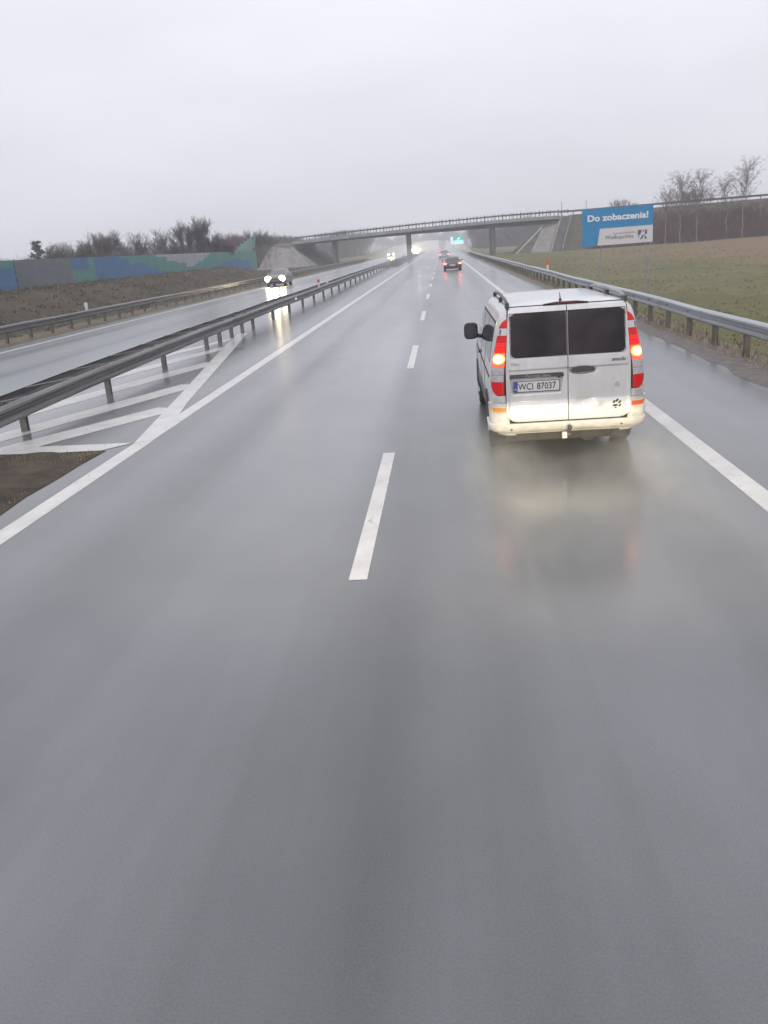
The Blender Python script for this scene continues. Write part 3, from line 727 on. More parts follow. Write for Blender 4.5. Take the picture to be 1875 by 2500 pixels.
def wood(name, label, seed, n, x0, x1, y0, y1, h0, h1, yslope=0.):
    rng = random.Random(seed)
    def pl(r):
        x = r.uniform(x0, x1); return x, r.uniform(y0, y1) + yslope * (x - x0), 0, .55 + .5 * abs(math.sin(x * .11 + 1.3 * math.sin(x * .043))) * r.uniform(.8, 1.1)
    return brush(name, label, 'far', seed, int(n * 1.5), pl, (h0, h1), .105, .30, 2, 4, 'woodland')
wood('woodland', 'hazy grey woodland right of the motorway seen under the bridge', 41, 2900, 13, 120, 300, 390, 6.6, 9.6)
wood('woodland', 'hazy grey woodland left of the motorway seen under the bridge', 42, 2600, -150, -32, 290, 400, 6.5, 10.)
wood('woodland', 'faint far woodland closing off the road at the horizon', 43, 1500, -120, 160, 820, 900, 11, 16)
wood('woodland', 'hazy bare woodland rising behind the left part of the bridge', 44, 900, -54, -38, 195, 240, 6.0, 8.6)
wood('woodland', 'low pale woodland far behind the trees of the noise wall', 45, 900, -130, -55, 200, 240, 2.8, 5.2)
# grass
def blades(name, label, m, seed, n, place, h0, h1, w=.035, lean=.35):
    rng = random.Random(seed); b = MB()
    for _ in range(n):
        x, y, s = place(rng); z = max(tz(x, y), -2) + s[0]; h = rng.uniform(h0, h1) * s[1]; a = rng.uniform(0, 6.28); ww = w * s[1]
        c, d2 = math.cos(a) * ww, math.sin(a) * ww; lx, ly = rng.gauss(0, lean) * h, rng.gauss(0, lean) * h
        b.add([(x - c, y - d2, z - .03), (x + c, y + d2, z - .03), (x + lx, y + ly, z + h)], [(0, 1, 2)])
    return tag(b.build(name, m), label, 'grass', kind='stuff')
def tufts(name, label, m, seed, n, place, h0, h1, nb=9, w=.022):
    rng = random.Random(seed); b = MB()
    for _ in range(n):
        x, y = place(rng); z = tz(x, y); h = rng.uniform(h0, h1); sp_ = rng.uniform(.5, 1.3)
        for k in range(nb):
            a = rng.uniform(0, 6.28); r_ = h * sp_ * rng.uniform(.3, 1.); px_, py_ = x + math.cos(a) * r_ * .45, y + math.sin(a) * r_ * .45
            c, d2 = -math.sin(a) * w, math.cos(a) * w; hh = h * rng.uniform(.45, 1.)
            b.add([(px_ - c, py_ - d2, z - .04), (px_ + c, py_ + d2, z - .04), (px_ + math.cos(a) * r_, py_ + math.sin(a) * r_, z + hh)], [(0, 1, 2)])
    return tag(b.build(name, m), label, 'grass', kind='stuff')
clump = [(rng.uniform(7, 60), rng.uniform(10, 125)) for _ in range(120)]
def pl_r(rng):
    if rng.random() < .6:
        c = rng.choice(clump); return max(6.6, c[0] + rng.gauss(0, 1.6)), c[1] + rng.gauss(0, 1.6)
    y = 9 + 120 * rng.random() ** 1.5; return 6.5 + (4 + y * .42) * rng.random() ** 1.2, y
tufts('grass', 'rough green and straw coloured grass of the field right of the guardrail', 'blade', 51, 5200, pl_r, .05, .17)
def pl_rg(rng): return 5.55 + abs(rng.gauss(0, .35)), rng.uniform(3, 150), (.02, 1)
blades('grass', 'straggly grass and weeds under the right guardrail', 'blade_brown', 52, 7000, pl_rg, .05, .24, .02, .6)
def pl_l(rng):
    y = rng.uniform(24, 118); return rng.uniform(-24.8, -17.2), y, (.03, 1.5)
tufts('grass', 'brown dead grass on the left bank below the noise wall', 'blade_brown', 53, 1700, lambda r: pl_l(r)[:2], .08, .26, 11, .03)
def pl_m(rng): return rng.uniform(-8.3, -5.1), 11.7 - 14 * rng.random() ** 1.2, (.07, 1)
blades('grass', 'flattened brown grass on the near median verge', 'blade_brown', 54, 5000, pl_m, .01, .045, .010)

# ------------------------------------------------------------------ vehicle bodies from horizontal slices
class Body:
    def __init__(s, lv): s.lv = lv
    def at(s, z):
        lv = s.lv
        if z <= lv[0][0]: return lv[0][1:]
        for a, c in zip(lv[:-1], lv[1:]):
            if z <= c[0]:
                t = (z - a[0]) / (c[0] - a[0]); return tuple(lerp(u, v, t) for u, v in zip(a[1:], c[1:]))
        return lv[-1][1:]
    def outline(s, z):
        w, y0, y1, r0, r1 = s.at(z); h = []
        for i in range(5): h.append(((w - r0) * i / 4, y0))
        for i in range(1, 10): a = R(10 * i); h.append((w - r0 + r0 * math.sin(a), y0 + r0 - r0 * math.cos(a)))
        for i in range(1, 13): h.append((w, lerp(y0 + r0, y1 - r1, i / 12)))
        for i in range(1, 10): a = R(10 * i); h.append((w - r1 + r1 * math.cos(a), y1 - r1 + r1 * math.sin(a)))
        for i in range(1, 5): h.append(((w - r1) * (1 - i / 4), y1))
        return h + [(-x, y) for x, y in h[-2:0:-1]]
    def shell(s, zs, hole=None):
        b = MB(); rows = [[(x, y, z) for x, y in s.outline(z)] for z in zs]; n = len(rows[0]); vs = [p for r in rows for p in r]
        fs = [(i * n + j, i * n + (j + 1) % n, (i + 1) * n + (j + 1) % n, (i + 1) * n + j) for i in range(len(zs) - 1) for j in range(n)
              if not (hole and hole[0] <= zs[i] and zs[i + 1] <= hole[1] and (j < 4 or j >= n - 4))]
        fs += [tuple(range(n))[::-1], tuple(range((len(zs) - 1) * n, len(zs) * n))]
        b.add(vs, fs); return b
    def arc(s, sd, zs, t0, t1, off, front=False, n=8):       # patch on a rounded corner; t in degrees from the end face
        b = MB(); rows = []
        for z in zs:
            w, y0, y1, r0, r1 = s.at(z); a0 = t0(z) if callable(t0) else t0; a1 = t1(z) if callable(t1) else t1; row = []
            for i in range(n + 1):
                a = R(lerp(a0, a1, i / n)); r = (r1 if front else r0)
                x = w - r + (r + off) * math.sin(a)
                y = (y1 - r + (r + off) * math.cos(a)) if front else (y0 + r - (r + off) * math.cos(a))
                row.append((sd * x, y, z))
            rows.append(row)
        b.grid(rows, skirt=lambda p: (-sd * off * 1.2, (-1 if front else 1) * off * 1.2, 0)); return b
    def side(s, sd, zs, ya, yb, off, n=8):
        b = MB(); rows = []
        for z in zs:
            w = s.at(z)[0]; a0 = ya(z) if callable(ya) else ya; a1 = yb(z) if callable(yb) else yb
            rows.append([(sd * (w + off), lerp(a0, a1, i / n), z) for i in range(n + 1)])
        b.grid(rows, skirt=lambda p: (-sd * off * 1.5, 0, 0)); return b
    def end(s, zs, xa, xb, off, front=False, n=8):
        b = MB(); rows = []
        for z in zs:
            w, y0, y1, r0, r1 = s.at(z); y = y1 + off if front else y0 - off; a0 = xa(z) if callable(xa) else xa; a1 = xb(z) if callable(xb) else xb
            rows.append([(lerp(a0, a1, i / n), y, z) for i in range(n + 1)])
        b.grid(rows, skirt=lambda p: (0, (-1 if front else 1) * off * 1.5, 0)); return b
def lin(a, c, n): return [lerp(a, c, i / n) for i in range(n + 1)]
def wheel(parent, x, y, r, w, sd):
    t = MB(); n = 28
    prof = [(-w / 2, r * .66), (-w / 2, r * .93), (-w / 2 + .025, r), (w / 2 - .025, r), (w / 2, r * .93), (w / 2, r * .66)]
    rows = [[(u, rr * math.cos(2 * math.pi * i / n), rr * math.sin(2 * math.pi * i / n)) for u, rr in prof] for i in range(n + 1)]
    t.grid(rows); o = t.build('wheel', 'tyre', parent, smooth=40, loc=(x, y, r))
    m = MB(); rr = r * .67
    m.prism([(rr * math.cos(2 * math.pi * i / n), rr * math.sin(2 * math.pi * i / n)) for i in range(n)], 'x', -w * .42, w * .42)
    for k in range(5):
        a = 2 * math.pi * k / 5; m.tube((sd * w * .44, 0, 0), (sd * w * .46, rr * .9 * math.cos(a), rr * .9 * math.sin(a)), .035, .03, 5)
    m.tube((sd * w * .40, 0, 0), (sd * w * .5, 0, 0), .06, .05, 10); m.build('rim', 'rim', o)
    return o

# ------------------------------------------------------------------ the van
VX, VY = 1.375, 9.85
van = thing('van', 'silver white van with glowing tail lamps driving ahead in the right lane', 'van', (VX, VY, 0))
VB = Body([(.30, .80, .08, 4.66, .16, .30), (.36, .855, .03, 4.72, .17, .35), (.50, .875, .0, 4.75, .17, .38), (.75, .885, .0, 4.74, .17, .40), (.95, .885, .0, 4.66, .17, .42),
           (1.08, .872, .008, 4.45, .165, .42), (1.16, .86, .014, 4.1, .16, .4), (1.30, .837, .030, 3.85, .15, .36), (1.55, .790, .062, 3.3, .13, .32), (1.66, .760, .080, 3.05, .12, .3),
           (1.72, .732, .095, 2.92, .12, .3), (1.76, .695, .115, 2.82, .13, .3), (1.785, .645, .15, 2.72, .15, .3), (1.802, .57, .22, 2.62, .18, .3), (1.815, .44, .36, 2.45, .2, .25), (1.822, .25, .6, 2.2, .2, .2)])
VB.shell([.30, .36, .43, .50, .62, .75, .85, .95, 1.02, 1.08, 1.16, 1.23, 1.30, 1.38, 1.46, 1.55, 1.61, 1.66, 1.72, 1.76, 1.785, 1.802, 1.815, 1.822], (.50, 1.72)).build('body', 'van', van, smooth=38)
xe = lambda z: pw(z, [(0, .720), (1.1, .718), (1.78, .668)])
b = MB()
for q in (VB.end(lin(.462, 1.786, 40), -.03, .03, .004), VB.end(lin(.462, 1.786, 40), lambda z: xe(z) - .04, xe, .004), VB.end(lin(.462, 1.786, 40), lambda z: -xe(z), lambda z: .04 - xe(z), .004),
          VB.end(lin(.462, .63, 6), lambda z: .5, lambda z: xe(z) - .041, .004), VB.end(lin(.462, .63, 6), lambda z: .041 - xe(z), lambda z: -.5, .004),
          VB.end(lin(.462, .51, 4), -.499, -.031, .004), VB.end(lin(.462, .51, 4), .031, .499, .004), VB.end(lin(1.76, 1.786, 3), lambda z: .041 - xe(z), -.031, .004), VB.end(lin(1.76, 1.786, 3), .031, lambda z: xe(z) - .041, .004)):
    b.add(q.v, q.f)
b.build('door_seal', 'gap', van)
b = MB(); b.box(-.68, .68, .30, .33, .5, 1.70); b.build('load_bulkhead', 'gap', van)
Z0, Z1 = .478, 1.776
def xo(z):
    o = pw(z, [(.4, .708), (1.1, .706), (1.78, .655)]); rr = .13
    if z < Z0 + rr: o -= rr - math.sqrt(max(0, rr * rr - (rr - (z - Z0)) ** 2))
    return o
def sstep(a, c, x): return ss(a, c, x)
def door_d(x, z):
    d = .014
    d += .014 * sstep(1.070, 1.086, z)                                   # waist step
    if abs(x) > .66: d = lerp(d, .020, sstep(.66, .69, abs(x)))
    d += .016 * (1 - sstep(.665, .715, z)) * 1.0                              # lower fold
    d += .004 * math.sin(max(0, min(1, (z - .48) / .2)) * math.pi)
    if x < 0:                                                            # plate recess
        k = sstep(.79, .815, z) * (1 - sstep(1.012, 1.03, z)); wl = lerp(.640, .672, (z - .79) / .24); wr = lerp(.078, .04, (z - .79) / .24)
        d -= .034 * k * sstep(wr, wr + .022, -x) * (1 - sstep(wl - .022, wl, -x))
    else:
        e = ((x - .17) / .165) ** 2 + ((z - 1.040) / .048) ** 2; d -= .016 * (1 - sstep(.6, 1.1, e))
        e = ((x - .16) / .13) ** 2 + ((z - .675 - .10 * (x - .16)) / .035) ** 2; d -= .016 * math.exp(-e * 1.3)     # dent
        e = ((x - .33) / .05) ** 2 + ((z - .655) / .05) ** 2; d += .008 * math.exp(-e)
    if 1.215 < z < 1.715 and abs(x) < .648: d = .008
    return d
def ry(x, z, off=0.): return VB.at(z)[1] - door_d(x, z) - off
for sd in (-1, 1):
    b = MB(); rows = []; nz, nx = 150, 72
    for i in range(nz + 1):
        z = lerp(Z0, Z1, (i / nz)); X1 = xo(z); row = []
        for j in range(nx + 1):
            x = lerp(.0045, X1, j / nx) * sd; row.append((x, ry(x, z), z))
        rows.append(row)
    b.grid(rows, skirt=lambda p: (0, .012, 0)); dr = b.build('rear_door', 'van', van, smooth=50)
    if sd < 0: door_l = dr
    else: door_r = dr
    b = MB(); rows = []; 
    for i in range(31):
        z = lerp(1.222, 1.708, i / 30); rr = .05
        xa = .010; xb = .642 - .012 * (z - 1.22)
        for zz in (z - 1.222, 1.708 - z):
            if zz < rr: xb -= rr - math.sqrt(max(0, rr * rr - (rr - zz) ** 2))
        rows.append([(sd * lerp(xa, xb, j / 14), VB.at(z)[1] - .022 - .006 * math.sin(math.pi * (j / 14) * .5 + .3), z) for j in range(15)])
    b.grid(rows, skirt=lambda p: (0, .016, 0)); b.build('rear_window', 'tint', dr, smooth=60)
# plate, garnish, marks
pl = MB(); pl.box(-.26, .26, 0, .012, -.060, .060); plo = pl.build('number_plate', 'plate', van); plo.location = (-.357, ry(-.357, .885) - .014, .885)
b = MB()
for q in ((-.262, .262, -.063, -.058), (-.262, .262, .058, .063)): b.box(q[0], q[1], -.004, .0, q[2], q[3])
for q in ((-.264, -.258), (.258, .264)): b.box(q[0], q[1], -.004, .0, -.063, .063)
b.build('plate_frame', 'ink', plo)
b = MB(); b.box(-.256, -.216, -.003, -.0005, -.056, .056); b.build('plate_band', 'plate_blue', plo)
text('plate_country', 'PL', .034, 'plate', plo, (-.236, -.004, -.034), ext=.001)
text('plate_number', 'WCI', .108, 'ink', plo, (-.122, -.003, -.004), bold=.0005, ext=.001, sx=.82)
text('plate_number', '87037', .108, 'ink', plo, (.112, -.003, -.004), bold=.0005, ext=.001, sx=.82)
b = MB(); b.prism([(-.672, .985), (-.645, 1.025), (-.06, 1.025), (-.04, .985)], 'y', ry(-.357, .9) - .030, ry(-.357, .9) - .002); gr = b.build('garnish', 'dkgrey', van)
text('garnish_name', 'Mercedes-Benz', .046, 'badge', gr, (-.34, ry(-.357, .9) - .031, 1.005), ext=.001)
b = MB(); b.box(-.115, -.085, ry(-.357, .9) - .032, ry(-.357, .9) - .004, .970, .990); b.build('release_button', 'black', gr)
text('badge', 'Vito', .058, 'badge', door_l, (-.60, ry(-.6, 1.15) - .002, 1.150), ext=.002)
text('badge', 'evolu', .062, 'badge_dark', door_r, (.565, ry(.565, 1.15) - .002, 1.142), ext=.002, bold=.001, shear=.35, sx=1.15)
b = MB()            # small faint emblem
for i in range(3):
    a = R(90 + 120 * i); b.tube((.555, ry(.555, .86) - .003, .855), (.555 + .026 * math.cos(a), ry(.555, .86) - .003, .855 + .026 * math.sin(a)), .004, .002, 4)
for i in range(14):
    a, c = 2 * math.pi * i / 14, 2 * math.pi * (i + 1) / 14; b.tube((.555 + .027 * math.cos(a), ry(.555, .86) - .003, .855 + .027 * math.sin(a)), (.555 + .027 * math.cos(c), ry(.555, .86) - .003, .855 + .027 * math.sin(c)), .0025, .0025, 4)
b.build('emblem', 'badge', door_r)
b = MB()            # paw sticker
def disc(cx, cz, rx, rz, rot):
    p = []
    for i in range(14):
        a = 2 * math.pi * i / 14; u, w = rx * math.cos(a), rz * math.sin(a); p.append((cx + u * math.cos(rot) - w * math.sin(rot), cz + u * math.sin(rot) + w * math.cos(rot)))
    yy = min(ry(cx, cz), ry(cx, cz + .03), ry(cx, cz - .03)); b.prism(p, 'y', yy - .004, yy - .0012)
for q in ((-.030, .046, .011, .020, -.5), (.003, .060, .012, .023, -.7), (.033, .040, .010, .022, -.8), (.034, .002, .010, .021, -.7)): disc(.548 + q[0], .612 + q[1], q[2], q[3], q[4])
disc(.530, .616, .032, .013, .1); disc(.535, .588, .014, .008, .1)
b.build('paw_sticker', 'ink', door_r)
b = MB(); b.prism([(.035, 1.044), (.05, 1.022), (.10, 1.020), (.24, 1.022), (.29, 1.030), (.305, 1.046), (.29, 1.062), (.24, 1.066), (.22, 1.080), (.13, 1.080), (.11, 1.066), (.055, 1.062)], 'y', ry(.6, 1.04) - .022, ry(.6, 1.04) + .012)
b.tube((.19, ry(.6, 1.04) - .020, 1.045), (.19, ry(.6, 1.04) - .030, 1.045), .022, .02, 12); b.build('door_handle', 'dkgrey', door_r)
# tail lamps
def li(z): return pw(z, [(.8, 4), (1.10, 4), (1.68, 0)])
def lo(z): return pw(z, [(.795, 30), (.83, 50), (.90, 62), (1.1, 62), (1.3, 60), (1.56, 52), (1.62, 38), (1.67, 12), (1.69, 3)])
for sd in (-1, 1):
    lampb = VB.arc(sd, lin(.797, 1.686, 40), li, lo, .010).build('tail_lamp', 'dark_red', van, smooth=60)
    for nm, z0, z1, m in (('red_lens', 1.562, 1.678, 'red_lens'), ('silver_band', 1.478, 1.556, 'silver'), ('red_lens', 1.405, 1.474, 'red_lens'), ('red_lens', 1.345, 1.401, 'red_lens_lit'), ('red_lens', 1.285, 1.342, 'red_lens_lit'), ('glow_lens', 1.120, 1.284, 'lit_soft'),
                          ('clear_lens', 1.035, 1.117, 'clear_lens'), ('reverse_lens', .955, 1.032, 'clear_lens'), ('red_lens', .808, .952, 'red_lens')):
        VB.arc(sd, lin(z0, z1, 6), lambda z: li(z) + 3, lambda z: lo(z) - 3, .014).build(nm, m, lampb, smooth=60)
    for nm, hz_, ha, off_, m in (('glow_core', .062, 27, .0165, 'lit_mid'), ('brake_bulb', .041, 20, .019, 'lit')):
        el_ = lambda z, k, hz_=hz_, ha=ha: 33 + k * ha * max(0., 1 - abs((z - 1.214) / hz_) ** 2.6) ** .5
        VB.arc(sd, lin(1.214 - hz_, 1.214 + hz_, 14), lambda z: el_(z, -1), lambda z: el_(z, 1), off_).build(nm, m, lampb, smooth=60)
    for z in (1.50, ):
        b = VB.arc(sd, lin(1.488, 1.545, 2), 34 if sd < 0 else 40, 40 if sd < 0 else 46, .016); b.build('band_mark', 'black', lampb)
    VB.arc(sd, lin(.715, .790, 4), 3, 62, .014).build('lamp_bracket', 'van', van, smooth=60)
    VB.arc(sd, lin(.728, .775, 3), 14, 44, .017).build('bracket_vent', 'clear_lens' if sd > 0 else 'silver', van, smooth=60)
    # corner of the bumper with its reflector
    VB.arc(sd, lin(.46, .705, 8), 0, 90, .030, n=12).build('bumper_corner', 'van_bumper', van, smooth=60)
    VB.arc(sd, lin(.605, .655, 3), 4, lambda z: pw(z, [(.605, 44), (.655, 56)]), .036).build('reflector', 'amber' if sd < 0 else 'orange_red', van)
# bumper
b = MB(); pr = []
def bump_row(z, o):
    w, y0, y1, r0, r1 = VB.at(z); row = []
    r = r0 + o
    for i in range(5): row.append((-(w + o), lerp(1.0 - .5, y0 + r0, i / 4), z))
    for i in range(1, 10): a = R(90 - 10 * i); row.append((-(w - r0) - r * math.sin(a), y0 + r0 - r * math.cos(a), z))
    for i in range(1, 9): row.append((lerp(-(w - r0), w - r0, i / 9), y0 - o, z))
    for i in range(0, 10): a = R(10 * i); row.append(((w - r0) + r * math.sin(a), y0 + r0 - r * math.cos(a), z))
    for i in range(1, 5): row.append(((w + o), lerp(y0 + r0, 1.0 - .5, i / 4), z))
    return row
b.grid([bump_row(z, o) for z, o in ((.462, .012), (.461, .040), (.452, .052), (.43, .056), (.395, .052), (.365, .042), (.345, .022), (.335, -.02), (.335, -.1))])
b.build('bumper', 'van_bumper', van, smooth=50)
b = MB(); b.tube((-.66, -.052, .395), (-.66, -.058, .395), .012, .012, 10); b.tube((.60, -.052, .40), (.60, -.056, .40), .010, .010, 10); b.build('bumper_plug', 'black', van)
# tow bar and underside
b = MB(); b.ellipsoid((0, -.13, .405), (.028, .028, .028)); b.tube((0, -.13, .39), (0, -.12, .33), .016); b.tube((0, -.12, .33), (0, .10, .30), .022); b.build('tow_bar', 'dkgrey', van, smooth=50)
b = MB(); b.box(-.075, -.02, -.05, .01, .262, .335); b.build('tow_socket', 'van_bumper', van)
b = MB(); b.box(-.72, .72, .12, 4.4, .22, .31); b.tube((-.7, 1.0, .30), (.7, 1.0, .30), .06); b.tube((.25, .15, .27), (.25, 1.2, .27), .10, .10, 10); b.box(-.6, .6, .06, .14, .25, .34); b.build('underbody', 'under', van)
b = MB(); b.tube((.52, .0, .27), (.52, .5, .27), .028, .028, 10); b.build('exhaust_pipe', 'under', van)
for x, y, sd in ((-.765, .96, -1), (.765, .96, 1), (-.765, 3.95, -1), (.765, 3.95, 1)): wheel(van, x, y, .325, .215, sd)
for sd in (-1, 1):      # wheel arches, side glass, trim
    for yc in (.96, 3.95):
        b = MB(); rows = []
        for i in range(17):
            a = math.pi * i / 16; row = []
            for rr in (.36, .40): 
                z = .33 + rr * math.sin(a); row.append((sd * (VB.at(max(.31, z))[0] + .012), yc + rr * math.cos(a), max(.31, z)))
            rows.append(row)
        b.grid(rows, skirt=lambda p: (-sd * .02, 0, 0)); b.build('wheel_arch', 'black', van)
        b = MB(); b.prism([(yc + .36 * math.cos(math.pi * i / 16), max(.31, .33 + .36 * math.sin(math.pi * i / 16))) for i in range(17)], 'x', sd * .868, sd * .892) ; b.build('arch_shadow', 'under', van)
    VB.side(sd, lin(1.13, 1.60, 10), lambda z: .42 + .10 * (z - 1.1), 1.45, .004).build('side_window', 'sideglass', van, smooth=60)
    VB.side(sd, lin(1.13, 1.60, 10), 1.50, 2.45, .004).build('side_window', 'sideglass', van, smooth=60)
    VB.side(sd, lin(1.13, 1.58, 10), 2.53, lambda z: 3.62 - 1.4 * (z - 1.13), .004).build('door_window', 'sideglass', van, smooth=60)
    VB.side(sd, lin(1.585, 1.612, 2), .42, 2.95, .006).build('window_trim', 'black', van)
    VB.side(sd, lin(.965, .985, 2), .35, 3.9, .006).build('door_track', 'gap', van)
    for y in (1.48, 2.49, 3.75): VB.side(sd, lin(.42, 1.60 if y < 3 else 1.05, 12), y, y + .008, .0035).build('door_gap', 'gap', van)
    VB.side(sd, lin(.985, 1.02, 2), 2.62, 2.82, .03).build('door_handle', 'dkgrey', van)
    VB.side(sd, lin(.47, .60, 3), 1.42, 3.52, .018).build('side_trim', 'dkgrey', van)
    # mirror
    m = MB(); rows = []; my = 3.18
    for (dy, k) in ((0.0, .86), (.015, 1.), (.07, .98), (.13, .80), (.17, .4)):
        rows.append([(sd * (.992 + .105 * k * u), my + dy, 1.245 + .122 * k * w) for u, w in [(math.copysign(abs(math.cos(t)) ** .55, math.cos(t)), math.copysign(abs(math.sin(t)) ** .55, math.sin(t))) for t in [2 * math.pi * i / 24 for i in range(25)]]])
    m.grid(rows); m.tube((sd * .83, my + .08, 1.155), (sd * .93, my + .08, 1.17), .032, .03, 8); mo = m.build('side_mirror', 'black', van, smooth=50)
    g = MB(); g.prism([(sd * (.992 + .088 * math.copysign(abs(math.cos(t)) ** .55, math.cos(t))), 1.245 + .105 * math.copysign(abs(math.sin(t)) ** .55, math.sin(t))) for t in [2 * math.pi * i / 24 for i in range(24)]], 'y', my - .004, my + .004); g.build('mirror_glass', 'sideglass', mo)
    # roof rail
    rl = MB(); pts = [(sd * .655, .13, 1.775), (sd * .660, .22, 1.825), (sd * .662, .45, 1.850), (sd * .664, 1.3, 1.868), (sd * .664, 2.1, 1.850), (sd * .660, 2.42, 1.825), (sd * .655, 2.52, 1.785)]
    rl.path(pts, .019, 8); ro = rl.build('roof_rail', 'dkgrey' if sd < 0 else 'galv', van, smooth=60)
    f = MB()
    for y in (.17, 1.25, 2.46): f.prism([(y - .09, 1.768), (y + .09, 1.768), (y + .05, 1.83), (y - .05, 1.83)], 'x', sd * .640, sd * .680)
    f.build('rail_foot', 'black', ro)
VB.end(lin(1.18, 1.70, 8), lambda z: -.62 + .1 * (z - 1.1), lambda z: .62 - .1 * (z - 1.1), .005, True).build('windscreen', 'sideglass', van, smooth=60)
for sd in (-1, 1): VB.arc(sd, lin(.72, .92, 4), 15, 80, .008, True).build('headlight', 'clear_lens', van, smooth=60)
b = MB(); b.prism([(-.255, 1.793), (-.12, 1.785), (.12, 1.785), (.255, 1.793), (.12, 1.809), (-.12, 1.809)], 'y', .110, .20); b.build('high_brake_lamp', 'dark_red', van)
b = MB(); b.tube((-.04, .30, 1.80), (-.04, .30, 1.832), .022, .014, 10); b.tube((-.04, .30, 1.83), (-.04, .345, 1.895), .007, .004, 6); b.build('antenna', 'black', van)

# ------------------------------------------------------------------ other vehicles
CB = Body([(.20, .76, .12, 4.18, .2, .3), (.32, .85, .04, 4.26, .22, .35), (.55, .88, .0, 4.30, .24, .4), (.72, .88, .02, 4.27, .24, .42), (.85, .865, .08, 4.10, .24, .42), (.92, .84, .14, 3.75, .24, .4), (.97, .80, .22, 3.25, .24, .35),
           (1.20, .70, .48, 2.72, .22, .3), (1.34, .62, .68, 2.40, .2, .28), (1.40, .56, .82, 2.22, .2, .25), (1.44, .42, 1.0, 2.05, .2, .2), (1.455, .2, 1.25, 1.85, .15, .15)])
def car(name, label, paint, loc, rz, head, head_m='head', tail_m='tail', group=None):
    t = thing(name, label, 'car', loc, rz, group)
    CB.shell([.20, .26, .32, .43, .55, .64, .72, .80, .85, .92, .97, 1.08, 1.20, 1.34, 1.40, 1.44, 1.455]).build('body', paint, t, smooth=40)
    CB.end(lin(1.0, 1.36, 6), lambda z: -(CB.at(z)[0] - .14), lambda z: CB.at(z)[0] - .14, .006).build('rear_window', 'glass', t)
    CB.end(lin(.99, 1.36, 6), lambda z: -(CB.at(z)[0] - .12), lambda z: CB.at(z)[0] - .12, .006, True).build('windscreen', 'glass', t)
    for sd in (-1, 1):
        CB.side(sd, lin(1.0, 1.34, 6), lambda z: .75 + .8 * (z - 1), 1.75, .005).build('side_window', 'glass', t)
        CB.side(sd, lin(1.0, 1.34, 6), 1.82, lambda z: 2.95 - 1.6 * (z - 1), .005).build('side_window', 'glass', t)
        m = MB(); m.ellipsoid((sd * .95, 2.75, 1.02), (.11, .07, .075), 10, 6); m.build('side_mirror', paint, t, smooth=60)
        if head:
            m = MB(); m.ellipsoid((sd * .60, 4.16, .66), (.28, .16, .24), 18, 10); m.build('headlight', head_m, t, smooth=60)
        else: CB.arc(sd, lin(.62, .84, 4), -18, 60, .012, True).build('headlight', 'clear_lens', t)
        CB.arc(sd, lin(.68, .82, 4), -25, 60, .012).build('taillight', tail_m, t)
    CB.end([.60, .68, .74], -.3, .3, .008, True).build('grille', 'black', t)
    CB.end([.33, .38, .44], -.55, .55, .01, True).build('air_intake', 'black', t)
    CB.end([.52, .58, .64], -.26, .26, .01).build('number_plate', 'plate', t)
    for x, y, sd in ((-.74, .85, -1), (.74, .85, 1), (-.74, 3.45, -1), (.74, 3.45, 1)): wheel(t, x, y, .31, .2, sd)
    return t
car('car', 'dark car with red tail lights ahead of the van in the right lane', 'car_dark', (.98, 84, 0), 0, False).scale.z = .88
car('car', 'small hazy car with two faint red lights beyond the dark car, near the bridge', 'car_grey', (.45, 150, 0), 0, False)
car('car', 'oncoming grey car with bright headlights on the opposite carriageway', 'car_dull', (-14.45, 79.2, 0), math.pi, True)
car('car', 'small oncoming car with glowing headlights left of the middle pier', 'car_grey', (-14.0, 250, 0), math.pi, True, 'head_far')
GG = 'oncoming cars glaring in the haze beyond the bridge'
for x, y in ((-13.6, 395), (-10.4, 372), (-13.8, 436), (-10.6, 420)):
    car('car', 'oncoming car reduced to headlight glare right of the middle pier under the bridge', 'car_pale', (x, y, 0), math.pi, True, 'head_far', 'tail', GG)
tr = thing('truck', 'pale grey box truck far off in the mist under the bridge', 'truck', (.4, 330, 0))
b = MB(); b.box(-1.25, 1.25, 0, 8, 1.1, 3.9); b.build('box_body', 'truck', tr)
b = MB(); b.prism([(8.2, .5), (10.2, .5), (10.2, 1.6), (9.9, 2.9), (8.2, 3.1)], 'x', -1.2, 1.2); b.build('cab', 'truck', tr)
b = MB(); b.box(-1.1, 1.1, .1, 9.9, .6, 1.0); b.build('chassis', 'black', tr)
for x in (-1., 1.):
    for y in (1.5, 2.8, 9.1): wheel(tr, x, y, .48, .3, 1 if x > 0 else -1)
    b = MB(); b.box(x - .15, x + .15, -.03, -.005, .85, 1.0); b.build('taillight', 'tail', tr)

# ------------------------------------------------------------------ air
hz = MB(); hz.box(-640, 640, -80, 1540, -3, 16)
hm = bpy.data.materials.new('haze'); hm.use_nodes = True; nt = hm.node_tree; nt.nodes.remove(nt.nodes['Principled BSDF'])
pv = nt.nodes.new('ShaderNodeVolumePrincipled'); pv.inputs['Color'].default_value = (.94, .955, 1., 1); pv.inputs['Density'].default_value = .0012; pv.inputs['Anisotropy'].default_value = .2
nt.links.new(pv.outputs[0], nt.nodes['Material Output'].inputs['Volume']); M['haze'] = hm
tag(hz.build('haze', 'haze'), kind='stuff')

